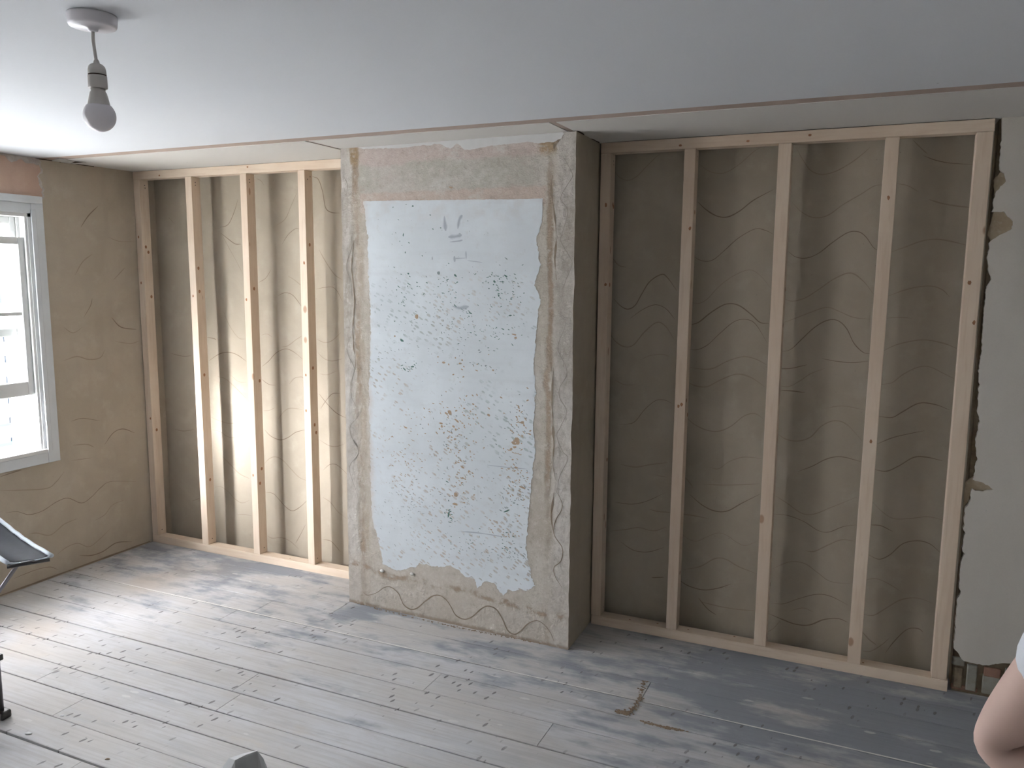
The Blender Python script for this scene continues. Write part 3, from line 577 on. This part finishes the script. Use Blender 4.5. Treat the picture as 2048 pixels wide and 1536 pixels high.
# ------------------------------------------------------------------ windows
def window(n, y0, y1, z0, z1):
    w = empty('window_%d' % n, (0, (y0 + y1) / 2, z0)); tag(w, kind='structure')
    AW, ZT, ZB = .066, .083, .060
    # painted surround: flat band with a raised inner bead
    bm = bmesh.new()
    box(bm, (.0, y1, z0 - ZB), (.014, y1 + AW, z1 + ZT), 0, .003); box(bm, (.0, y0 - AW, z0 - ZB), (.014, y0, z1 + ZT), 0, .003)
    box(bm, (.0, y0, z1), (.014, y1, z1 + ZT * .62), 0, .003); box(bm, (.0, y0 - AW, z1 + ZT * .6), (.024, y1 + AW * .9, z1 + ZT + .004), 0, .004)
    box(bm, (.0, y0, z0 - ZB), (.012, y1, z0 - .004), 0, .003)
    box(bm, (.012, y1 - .004, z0), (.020, y1 + .022, z1 + .02), 0, .003); box(bm, (.012, y0 - .022, z0), (.020, y0 + .004, z1 + .02), 0, .003)
    obj('window_surround', bm, M['window_paint'], w)
    bm = bmesh.new()                     # sash box linings
    box(bm, (-.20, y1 - .018, z0), (.006, y1, z1)); box(bm, (-.20, y0, z0), (.006, y0 + .018, z1)); box(bm, (-.20, y0, z1 - .018), (.006, y1, z1))
    box(bm, (-.24, y0, z0 - .004), (.016, y1, z0 + .016), 0, .004)
    for y in (y1 - .030, y0 + .018): box(bm, (-.014, y, z0 + .016), (.0, y + .012, z1 - .018)); box(bm, (-.072, y, z0 + .016), (-.062, y + .012, z1 - .018))
    obj('window_lining', bm, M['sash_paint'], w)
    def sash(x, za, zb, bars, br):
        bm = bmesh.new(); sw = .040; a, b = y0 + .020, y1 - .020
        box(bm, (x - .04, b - sw, za), (x, b, zb), 0, .003); box(bm, (x - .04, a, za), (x, a + sw, zb), 0, .003)
        box(bm, (x - .038, a + sw, za), (x - .002, b - sw, za + br), 0, .003); box(bm, (x - .038, a + sw, zb - .036), (x - .002, b - sw, zb), 0, .003)
        for z in bars: box(bm, (x - .032, a + sw, z - .009), (x - .008, b - sw, z + .009), 0, .002)
        s = obj('sash', bm, M['sash_paint'], w)
        bm = bmesh.new(); box(bm, (x - .022, a + sw - .005, za + br - .005), (x - .018, b - sw + .005, zb - .031)); obj('pane', bm, M['glass'], s)
    sash(-.018, .995, 1.80, [1.415], .072)        # lower sash, pushed up
    sash(-.074, 1.30, z1 - .018, [], .040)
    return w
window(1, *WIN[0]); window(2, *WIN[1])

# ------------------------------------------------------------------ outside
bm = bmesh.new(); box(bm, (-16, -2.5, -3.2), (-.5, 16, -3.0)); g_ = obj('street_ground', bm, flat('wet_pavement', (.4, .41, .42), .7)); tag(g_, kind='structure')
bd = empty('terraced_building', (-9, 4, -3.0)); tag(bd, 'pale rendered building with grey quoins across the street, seen through the window', 'building')
M['far_wall'] = flat('far_white_render', (.74, .75, .76), .9, .1, .04, 3); M['quoin'] = flat('grey_quoin_stone', (.022, .028, .036), .9, .1, .2, 6); M['slate'] = flat('slate_roof', (.028, .032, .04), .8)
bm = bmesh.new(); box(bm, (-9, -5, -3), (-5.2, 2.86, 1.27)); obj('facade', bm, M['far_wall'], bd)
bm = bmesh.new()
for i in range(33):
    z = -2.9 + i * .12; w = .26 if i % 2 else .15; box(bm, (-5.23, 2.60 + (0 if i % 2 else .05), z), (-5.17, 2.60 + w, z + .085), 0, .01)
obj('quoins', bm, M['quoin'], bd)
bm = bmesh.new(); box(bm, (-9, -5, 1.27), (-5.1, 2.92, 1.37)); obj('roof_edge', bm, M['slate'], bd)
bm = bmesh.new(); box(bm, (-5.24, -4, -.15), (-5.16, 2.6, -.12)); box(bm, (-5.25, -4, -.40), (-5.15, 2.6, -.34), 1); obj('shop_front', bm, [M['slate'], flat('turquoise_fascia', (.02, .11, .125), .5)], bd)

# ------------------------------------------------------------------ timber frames
def knots(bm, x0, x1, y, zs, mi, face='y'):
    for z in zs:
        c = Vector((random.uniform(x0 + .01, x1 - .01), y, z)); pts = [c + Vector((math.cos(a) * .006 * random.uniform(.7, 1.2), 0, math.sin(a) * .009 * random.uniform(.7, 1.2))) for a in [i * math.pi / 4 for i in range(8)]]
        polyface(bm, pts, (0, -1, 0), .0006, mi)
def frame(name, x0, x1, y, studs, label, D=.063, Tt=.0455, plate_x1=None, top_x0=None):
    e = empty(name, ((x0 + x1) / 2, y + D / 2, 0)); tag(e, label, 'timber frame')
    px1 = plate_x1 or x1
    bm = bmesh.new(); box(bm, (x0, y, .0006), (px1, y + D, Tt), 0, .002)
    for i in range(5):
        xx = random.uniform(x0 + .1, px1 - .1); c = Vector((xx, y + random.uniform(.015, .05), Tt)); polyface(bm, [c + Vector((math.cos(a) * .005, math.sin(a) * .004, 0)) for a in [k * math.pi / 3 for k in range(6)]], (0, 0, 1), .0006, 1)
    obj('sole_plate', bm, [M['pine_h'], M['knot']], e)
    bm = bmesh.new(); box(bm, (x0, y, H - Tt), (x1, y + D, H - .0012), 0, .002)
    for i in range(3):
        xx = random.uniform(x0 + .1, x1 - .1); c = Vector((xx, y, H - random.uniform(.012, .034))); polyface(bm, [c + Vector((math.cos(a) * .007, 0, math.sin(a) * .005)) for a in [k * math.pi / 3 for k in range(6)]], (0, -1, 0), .0006, 1)
    obj('top_plate', bm, [M['pine_h'], M['knot']], e)
    for bx, tx, w in studs:
        bm = bmesh.new(); fs = box(bm, (0, y, 0), (w, y + D, 1), 0, .002)
        for v in bm.verts:
            k = v.co.z; v.co.z = Tt + .0004 + k * (H - 2 * Tt - .0008); v.co.x += bx + (tx - bx) * k
        zs = [random.uniform(.2, 2.0) for _ in range(4)]
        for z in zs:
            k = (z - Tt) / (H - 2 * Tt); xx = bx + (tx - bx) * k
            if random.random() < .5: knots(bm, xx, xx + w, y, [z], 1)
            c = Vector((xx + w, y + random.uniform(.015, .05), z + random.uniform(-.1, .1))); polyface(bm, [c + Vector((0, math.cos(a) * .008, math.sin(a) * .010)) for a in [q * math.pi / 4 for q in range(8)]], (1, 0, 0), .0006 + abs(tx - bx) * .0, 1)
        # skewed nails near each end
        for z, q in ((Tt + .03, bx), (H - Tt - .03, tx), (H - Tt - .045, tx)):
            c = Vector((q + w, y + random.uniform(.02, .045), z)); polyface(bm, [c + Vector((0, math.cos(a) * .0035, math.sin(a) * .0035)) for a in [k2 * math.pi / 3 for k2 in range(6)]], (1, 0, 0), .0009, 2)
        obj('stud', bm, [M['pine_v'], M['knot'], M['nail']], e)
W_ = .047
frame('stud_frame', .002, XC1 - .004, 0, [(.003, .003, W_), (.405, .400, W_), (.793, .793, W_ - .003), (1.176, 1.178, W_ - .003), (XC1 - .004 - W_, XC1 - .004 - W_, W_)],
      'brightly lit new pine stud frame filling the alcove left of the chimney breast')
frame('stud_frame', XC2 + .008, XR, E2, [(XC2 + .006, XC2 + .008, W_), (3.158, 3.168, W_), (3.543, 3.543, W_ + .003), (3.918, 3.930, W_ + .003), (XR - .004 - W_ - .008, XR - W_ - .008, W_ + .006)],
      'pine stud frame in the dim alcove right of the chimney breast', Tt=.0455)

# ------------------------------------------------------------------ pendant lamp
px, py = 2.2925, -2.0777
pend = empty('pendant_light', (px, py, H)); tag(pend, 'white pendant light with a bare bulb on a short cable under the ceiling', 'light')
bm = bmesh.new(); r = .0515
lathe(bm, [(0, H - .0005), (r, H - .0005), (r + .0005, H - .004), (r - .001, H - .022), (r - .003, H - .0255), (r - .007, H - .027), (.012, H - .0285), (.0105, H - .034), (.006, H - .036), (0, H - .036)], px, py, 56)
bmesh.ops.recalc_face_normals(bm, faces=bm.faces)
rose = obj('ceiling_rose', bm, M['white_plastic'], pend, True)
zt, zh = H - .034, 2.100
bm = bmesh.new(); tube(bm, smooth_line([(px, py, zt), (px - .001, py, zt - .02), (px + .002, py, zt - .045), (px + .004, py + .001, zh - .004), (px + .004, py + .001, zh - .01)], 6), .0036, 12); obj('cable', bm, M['grey_plastic'], pend, True)
bx, by = px + .004, py + .001
bm = bmesh.new(); z = zh + .004
lathe(bm, [(.004, z), (.006, z - .004), (.0065, z - .008), (.013, z - .011), (.017, z - .015), (.0188, z - .022), (.0195, z - .0325), (.018, z - .033), (.018, z - .035), (.0198, z - .0355), (.0203, z - .0615), (.019, z - .063), (.013, z - .063), (0, z - .063)], bx, by, 40)
bmesh.ops.recalc_face_normals(bm, faces=bm.faces)
lh = obj('lamp_holder', bm, M['grey_plastic'], pend, True)
bm = bmesh.new(); lathe(bm, [(.0185, z - .0323), (.0190, z - .0328), (.0190, z - .0352), (.0185, z - .0357)], bx, by, 40); obj('ring_gap', bm, M['dark_gap'], lh)
bm = bmesh.new(); zb = z - .062
lathe(bm, [(0, zb), (.0152, zb), (.0152, zb - .007), (.0175, zb - .010), (.0205, zb - .022), (.0238, zb - .0385)], bx, by, 40)
bmesh.ops.recalc_face_normals(bm, faces=bm.faces)
bulb = obj('light_bulb', bm, M['grey_plastic'], pend, True)
bm = bmesh.new(); zc = zb - .0385
pr = [(.0238, zc)] + [(.0345 * math.sin(a), zc - .0228 + .0345 * math.cos(a)) for a in [math.radians(48 + i * 132 / 16) for i in range(17)]]
pr[-1] = (0, pr[-1][1]); lathe(bm, pr, bx, by, 40); bmesh.ops.recalc_face_normals(bm, faces=bm.faces)
obj('bulb_globe', bm, M['bulb'], bulb, True)

# ------------------------------------------------------------------ folding chair at the left edge
M['chair_cloth'] = flat('black_chair_fabric', (.028, .034, .048), .6, .4, .25, 40); M['piping'] = flat('pale_grey_piping', (.60, .66, .72), .6, .4, .06, 60)
M['tube'] = flat('grey_metal_tube', (.20, .19, .21), .35, .6, .05, 30, .7); M['black_plastic'] = flat('black_plastic', (.035, .033, .035), .45, .5)
foot = at(8, 1430, 2, .012)
A1 = at(104, 1111, 2, .605); A2 = at(15, 1126, 2, .60)           # front corners of the far arm rest
A3 = at(2, 1036, 2, .685); A3b = A3 + (A3 - A1).normalized() * .12; A4 = A2 + (A3b - A1) * 1.0 + Vector((0, .0, .02))
chair = empty('camping_chair', (foot.x - .25, foot.y - .25, 0)); tag(chair, 'black fabric folding camping chair with pale piping standing in front of the window wall', 'chair')
def arm_rest(a1, a2, a3, a4, sag=.02):
    bm = bmesh.new(); n, m_ = 14, 8; g = []
    nrm = (a2 - a1).cross(a3 - a1).normalized(); nrm = nrm if nrm.z > 0 else -nrm
    for i in range(n + 1):
        row = []
        for j in range(m_ + 1):
            s, q = i / n, j / m_; p = a1.lerp(a3, s).lerp(a2.lerp(a4, s), q)
            p -= nrm * sag * 4 * (s * (1 - s)) * (1 + .4 * math.sin(q * 3.1)); p -= nrm * .012 * math.sin(q * math.pi) + nrm * .004 * mn.noise(p * 30)
            row.append(bm.verts.new(p))
        g.append(row)
    for i in range(n):
        for j in range(m_): bm.faces.new((g[i][j], g[i+1][j], g[i+1][j+1], g[i][j+1]))
    e1 = [g[i][0].co.copy() for i in range(n + 1)]; e2 = [g[i][m_].co.copy() for i in range(n + 1)]; e3 = [g[0][j].co.copy() for j in range(m_ + 1)]
    bmesh.ops.solidify(bm, geom=list(bm.faces), thickness=.006)
    a = obj('arm_rest', bm, M['chair_cloth'], chair, True)
    bm = bmesh.new(); tube(bm, e1, .0075, 8); tube(bm, e2, .0075, 8); tube(bm, e3, .004, 8); obj('arm_piping', bm, M['piping'], a, True)
arm_rest(A1, A2, A3b, A4)
WID = Vector((-.13, -.50, 0)); BACK = (A3b - A1).normalized() * .50; BACK.z = 0
lt = A2 + Vector((-.01, -.005, -.012)); lf = Vector((foot.x - .012, foot.y, .03))
arm_rest(A2 + WID + (A2 - A1) * .1, A1 + WID + (A2 - A1) * .9 + (A2 - A1) * .2, A4 + WID, A3b + WID + (A2 - A1) * 1.1)
def tb(name, pts, r, m, sm=True, par=chair):
    bm = bmesh.new(); tube(bm, pts, r, 12); return obj(name, bm, m, par, sm)
f0 = lf; f1 = lf + WID; b0 = lf + BACK; b1 = lf + BACK + WID
for nm, p in (('l', f0), ('r', f1)):
    top = Vector((p.x, p.y, .585)); tb('leg', [p, p.lerp(top, .5), top], .0085, M['tube'])
for p in (b0, b1):
    top = Vector((p.x, p.y, 0)) + BACK * .35 + Vector((0, 0, .95)); tb('leg', [p, top], .0085, M['tube'])
tb('arm_bar', [A1 + Vector((-.008, -.004, -.014)), A2 + Vector((-.004, .0, -.014))], .008, M['black_plastic'])
q0 = A2 + (A1 - A2) * .22 + Vector((-.004, 0, -.016))
tb('side_brace', [q0, b0 + Vector((0, .03, .02))], .007, M['tube']); tb('side_brace', [q0 + WID, b1 + Vector((0, .0, .02))], .007, M['tube'])
tb('cross_brace', [f0 + Vector((-.02, 0, .02)), f1 + Vector((-.02, 0, .40))], .007, M['tube']); tb('cross_brace', [f1 + Vector((-.035, 0, .02)), f0 + Vector((-.035, 0, .40))], .007, M['tube'])
for p in (f0, f1, b0, b1):
    bm = bmesh.new(); box(bm, (p.x - .022, p.y - .020, .0005), (p.x + .028, p.y + .020, .030), 0, .006); obj('foot', bm, M['black_plastic'], chair)
for p in (f0, f1):
    bm = bmesh.new(); box(bm, (p.x - .014, p.y - .014, .222), (p.x + .016, p.y + .014, .245), 0, .004); obj('leg_joint', bm, M['black_plastic'], chair)
bm = bmesh.new(); n = 12; g = []
for i in range(n + 1):
    row = []
    for j in range(n + 1):
        s, q = i / n, j / n; p = (f0 + Vector((-.03, -.005, .39))) + BACK * .85 * s + WID * q; p.z -= .06 * s + .07 * math.sin(q * math.pi) * math.sin(.4 + s * 2.2); row.append(bm.verts.new(p))
    g.append(row)
for i in range(n):
    for j in range(n): bm.faces.new((g[i][j], g[i+1][j], g[i+1][j+1], g[i][j+1]))
e = [g[i][0].co.copy() for i in range(n + 1)]; e2 = [g[0][j].co.copy() for j in range(n + 1)]
bmesh.ops.solidify(bm, geom=list(bm.faces), thickness=.006); st = obj('seat', bm, M['chair_cloth'], chair, True)
bm = bmesh.new(); tube(bm, e, .011, 8); tube(bm, e2, .009, 8); obj('seat_piping', bm, M['piping'], st, True)
bm = bmesh.new(); g = []
for i in range(n + 1):
    row = []
    for j in range(n + 1):
        s, q = i / n, j / n; p = b0 + BACK * (.12 + .25 * s) + WID * q + Vector((0, 0, .40 + .52 * s)); p += BACK.normalized() * .05 * math.sin(q * math.pi); row.append(bm.verts.new(p))
    g.append(row)
for i in range(n):
    for j in range(n): bm.faces.new((g[i][j], g[i+1][j], g[i+1][j+1], g[i][j+1]))
bmesh.ops.solidify(bm, geom=list(bm.faces), thickness=.006); obj('backrest', bm, M['chair_cloth'], chair, True)

# ------------------------------------------------------------------ folded sheet at the bottom edge
M['sheet'] = flat('shaded_card_face', (.50, .51, .52), .6, .3, .03); M['sheet_lit'] = flat('lit_card_flap', (.80, .81, .82), .5, .3, .02)  # one card: grey colour stands for its shaded face, white for the lit flap
base = at(515, 1503, 2, .14); n_ = (CAMPOS - base); n_.z = 0; n_.normalize()
def sp(u, v, back=0): return atp(u, v, base - n_ * back, n_)
bm = bmesh.new()
lo = [sp(430, 1640), sp(560, 1640)]
front = [sp(452, 1560), sp(470, 1521), sp(492, 1510), sp(515, 1502), sp(527, 1517), sp(535, 1536), sp(548, 1580)]
dz = min(p.z for p in front)
A = [Vector((p.x, p.y, p.z)) for p in front]; B = [Vector((p.x, p.y, .002)) + n_ * .02 for p in front]
MID = [a.lerp(b, .5) + n_ * .012 for a, b in zip(A, B)]
va, vm, vb = [[bm.verts.new(p) for p in q] for q in (A, MID, B)]
for q, w in ((va, vm), (vm, vb)):
    for i in range(len(q) - 1): bm.faces.new((q[i], q[i+1], w[i+1], w[i]))
bmesh.ops.solidify(bm, geom=list(bm.faces), thickness=.0015)
sheet = empty('folded_card', (base.x, base.y, 0)); tag(sheet, 'upright folded card, its shaded face coloured grey and its lit left edge white, tip showing at the bottom', 'card')
obj('card_face', bm, M['sheet'], sheet)
bm = bmesh.new(); k = Vector((-.03, -.005, 0))
L0 = [A[0], A[1], A[2], A[3]]; v0 = [bm.verts.new(p - n_ * .002) for p in L0]; v1 = [bm.verts.new(p - n_ * .002 + Vector((-.020, .004, -.003)) * w) for p, w in zip(L0, (2.6, 1.5, .8, .25))]
v2 = [bm.verts.new(Vector((p.co.x, p.co.y, .003))) for p in v1]
for i in range(3): bm.faces.new((v0[i], v0[i+1], v1[i+1], v1[i])); bm.faces.new((v1[i], v1[i+1], v2[i+1], v2[i]))
bmesh.ops.solidify(bm, geom=list(bm.faces), thickness=.0012); o_ = obj('card_flap', bm, M['sheet_lit'], sheet); tag(o_, 'flap of the card coloured white as if lit')

# ------------------------------------------------------------------ small litter on the floor
M['chip'] = flat('white_plaster_chip', (.78, .79, .80), .7, .2)
for i, (u, v, s, c, lab) in enumerate(((57, 1468, .009, 'chip', 'bright plaster chip on the floorboards near the bottom left corner'), (124, 1432, .006, 'chip', 'small pale plaster chip on the boards, above the brighter chip'), (302, 1399, .005, 'chip', 'tiny cream plaster chip beside a dark floorboard gap'),
        (215, 1519, .006, 'grit', 'dark crumb of mortar on the boards left of the folded card'), (98, 1156, .0, 'grit', ''))):
    if not s: continue
    c0 = at(u, v, 2, 0); bm = bmesh.new(); bmesh.ops.create_icosphere(bm, subdivisions=2, radius=s, matrix=Matrix.Translation((c0.x, c0.y, s * .28)) @ Matrix.Rotation(.5, 4, 'Z') @ Matrix.Diagonal((1.5, .6, .3, 1)))
    for q in bm.verts: q.co += mn.noise_vector(q.co * 150) * s * .2; q.co.z = max(q.co.z, .0003)
    tag(obj('plaster_chip' if c == 'chip' else 'mortar_crumb', bm, M[c]), lab, 'plaster chip' if c == 'chip' else 'crumb')
bm = bmesh.new()
def grains(path, n, spread, s0=.002):
    for i in range(n):
        k = random.random() * (len(path) - 1); j = int(k); p = path[j].lerp(path[j+1], k - j); s = random.uniform(.5, 1.6) * s0
        c = Vector((p.x + random.gauss(0, spread), p.y + random.gauss(0, spread * .6), s * .35)); bmesh.ops.create_icosphere(bm, subdivisions=1, radius=s, matrix=Matrix.Translation(c) @ Matrix.Diagonal((1.5, 1, .5, 1)))
f2 = lambda L: [at(u, v, 2, 0) for u, v in L]
grains(f2([(1292,1362),(1280,1395),(1272,1415),(1255,1425),(1238,1424)]), 170, .006, .0026); grains(f2([(1255,1428),(1240,1423)]), 120, .011, .003); grains(f2([(1285,1444),(1330,1455),(1368,1462)]), 160, .006, .0025)
grains(f2([(705,1203),(760,1220),(900,1252),(1000,1272),(1130,1296)]), 260, .006, .0022)
tag(obj('sweepings', bm, M['grit']), 'brown grit lying in the board gaps and along the foot of the chimney breast', 'grit', kind='stuff')

# ------------------------------------------------------------------ person standing at the right edge, mostly out of view
M['skin'] = flat('skin', (.60, .43, .37), .55, .35, .06, 14); M['tee'] = flat('white_cotton', (.74, .77, .82), .9, .15, .03, 30)
M['denim'] = flat('blue_denim', (.09, .13, .22), .9, .15, .15, 60); M['hair'] = flat('brown_hair', (.09, .055, .035), .6, .3, .25, 90); M['shoe'] = flat('dark_shoe', (.05, .05, .055), .6, .3)
M['eye'] = flat('eye_white', (.8, .8, .78), .3, .5, .01)
EL = at(1990, 1492, 2, 1.03)
PX, PY = EL.x + .33, EL.y - .06          # pelvis
per = empty('person', (PX, PY, 0)); tag(per, 'person in a white t-shirt at the right edge, elbow bent out to the side', 'person')
def skin(name, verts, edges, mat, lv=2, par=per, root=0):
    me = bpy.data.meshes.new(name); off = Vector((PX, PY, 0)) if par is per else Vector((PX, PY, 0))
    me.from_pydata([Vector(v[0]) - off for v in verts], edges, []); o = bpy.data.objects.new(name, me); COL.objects.link(o); o.parent = par
    me.materials.append(mat); md = o.modifiers.new('s', 'SKIN'); md.use_smooth_shade = True
    for i, v in enumerate(verts):
        r = v[1]; me.skin_vertices[0].data[i].radius = (r, r) if isinstance(r, (int, float)) else r
        me.skin_vertices[0].data[i].use_root = (i == root)
    o.modifiers.new('u', 'SUBSURF').levels = lv; o.modifiers['u'].render_levels = lv
    return o
x, y = PX, PY
HND = Vector((x - .165, y + .03, .965))
SH = Vector((x - .185, y - .01, 1.395))
V = [((x, y, .95), (.105, .078)), ((x, y, 1.08), (.115, .085)), ((x, y - .005, 1.22), (.15, .105)), ((x, y - .01, 1.36), (.13, .09)), ((x, y, 1.46), (.058, .058)), ((x, y + .01, 1.535), (.060, .065)), ((x, y + .015, 1.61), (.075, .092)), ((x, y + .01, 1.68), (.066, .082)),
     (SH, (.055, .055)), (SH.lerp(EL, .5), (.045, .045)), (EL + Vector((.022, 0, .055)), (.038, .038)), (EL + Vector((-.010, 0, -.004)), (.022, .026)), (EL.lerp(HND, .25), (.036, .036)), (EL.lerp(HND, .8), (.030, .026)), (HND, (.026, .022)),
     ((x + .185, y - .01, 1.395), (.055, .055)), ((x + .23, y, 1.22), (.045, .045)), ((x + .25, y, 1.08), (.038, .038)), ((x + .25, y + .05, .95), (.034, .032)), ((x + .245, y + .09, .84), (.024, .022)),
     ((x - .09, y, .86), (.088, .088)), ((x - .10, y, .50), (.058, .058)), ((x - .10, y - .01, .30), (.052, .054)), ((x - .10, y - .02, .09), (.035, .04)), ((x - .10, y + .10, .045), (.035, .03)),
     ((x + .09, y, .86), (.088, .088)), ((x + .10, y, .50), (.058, .058)), ((x + .10, y - .01, .30), (.052, .054)), ((x + .10, y - .02, .09), (.035, .04)), ((x + .10, y + .10, .045), (.035, .03)),
     ((x, y + .115, 1.605), (.012, .014))]
Eg = [(0,1),(1,2),(2,3),(3,4),(4,5),(5,6),(6,7),(3,8),(8,9),(9,10),(10,11),(11,12),(12,13),(13,14),(3,15),(15,16),(16,17),(17,18),(18,19),(0,20),(20,21),(21,22),(22,23),(23,24),(0,25),(25,26),(26,27),(27,28),(28,29),(6,30)]
body = skin('body', V, Eg, M['skin'])
def hand(c, fwd, side, up, par):
    vs = [(c, (.026, .016)), (c + fwd * .045, (.036, .014)), (c + fwd * .085, (.038, .013))]; es = [(0,1),(1,2)]
    o = skin('hand', vs, es, M['skin'], 2, par)
    for k, L in enumerate((.070, .080, .075, .058)):
        s = (k - 1.5) * .019; p0 = c + fwd * .08 + side * s
        q = [p0, p0 + fwd * L * .45 - up * .006, p0 + fwd * L * .75 - up * .022, p0 + fwd * L * .92 - up * .040]
        skin('finger', [(p, .0088 - .0008 * i) for i, p in enumerate(q)], [(0,1),(1,2),(2,3)], M['skin'], 2, par)
    q = [c + fwd * .02 + side * -.022, c + fwd * .045 + side * -.046, c + fwd * .070 + side * -.056]
    skin('thumb', [(p, .0105 - .001 * i) for i, p in enumerate(q)], [(0,1),(1,2)], M['skin'], 2, par)
hand(HND, Vector((.25, .95, -.15)).normalized(), Vector((0, -.15, -1)), Vector((-1, .25, 0)).normalized(), per)
hand(Vector((x + .245, y + .095, .835)), Vector((0, .15, -1)).normalized(), Vector((0, -1, -.15)).normalized(), Vector((1, 0, 0)), per)
# t-shirt and sleeves
SL = SH.lerp(EL, .77)
V = [((x, y, .87), (.172, .136)), ((x, y, 1.08), (.153, .118)), ((x, y - .005, 1.22), (.166, .12)), ((x, y - .01, 1.37), (.145, .10)), ((x, y, 1.435), (.075, .072)),
     (SH, (.068, .068)), (SH.lerp(EL, .3), (.060, .060)), (SL + Vector((.012, 0, 0)), (.056, .060)), ((x + .185, y - .01, 1.395), (.068, .068)), ((x + .215, y - .004, 1.27), (.064, .064)), ((x + .235, y, 1.17), (.064, .064))]
skin('t_shirt', V, [(0,1),(1,2),(2,3),(3,4),(3,5),(5,6),(6,7),(3,8),(8,9),(9,10)], M['tee'])
V = [((x, y, .985), (.130, .098)), ((x - .085, y, .82), (.098, .100)), ((x - .10, y, .50), (.078, .078)), ((x - .10, y - .015, .08), (.062, .065)), ((x + .085, y, .82), (.098, .100)), ((x + .10, y, .50), (.078, .078)), ((x + .10, y - .015, .08), (.062, .065))]
skin('trousers', V, [(0,1),(1,2),(2,3),(0,4),(4,5),(5,6)], M['denim'])
for s in (-1, 1):
    bm = bmesh.new(); bmesh.ops.create_uvsphere(bm, u_segments=20, v_segments=12, radius=1, matrix=Matrix.Translation((x + s * .10, y + .045, .045)) @ Matrix.Diagonal((.052, .145, .055, 1)))
    for q in bm.verts: q.co.z = max(q.co.z, .001)
    obj('shoe', bm, M['shoe'], per, True)
    bm = bmesh.new(); bmesh.ops.create_uvsphere(bm, u_segments=14, v_segments=10, radius=.0125, matrix=Matrix.Translation((x + s * .033, y + .088, 1.632))); obj('eye', bm, M['eye'], per, True)
    bm = bmesh.new(); bmesh.ops.create_uvsphere(bm, u_segments=14, v_segments=10, radius=1, matrix=Matrix.Translation((x + s * .080, y + .005, 1.61)) @ Matrix.Diagonal((.010, .018, .032, 1))); obj('ear', bm, M['skin'], per, True)
bm = bmesh.new(); bmesh.ops.create_uvsphere(bm, u_segments=16, v_segments=8, radius=1, matrix=Matrix.Translation((x, y + .096, 1.565)) @ Matrix.Diagonal((.026, .010, .008, 1))); obj('mouth', bm, flat('lips', (.5, .26, .24), .5), per, True)
bm = bmesh.new(); bmesh.ops.create_uvsphere(bm, u_segments=32, v_segments=20, radius=1, matrix=Matrix.Translation((x, y - .008, 1.665)) @ Matrix.Diagonal((.088, .102, .092, 1)))
for q in bm.verts:
    q.co += mn.noise_vector(q.co * 40) * .004
    if q.co.y > y + .05 and q.co.z < 1.68: q.co.y = y + .05
obj('hair', bm, M['hair'], per, True)
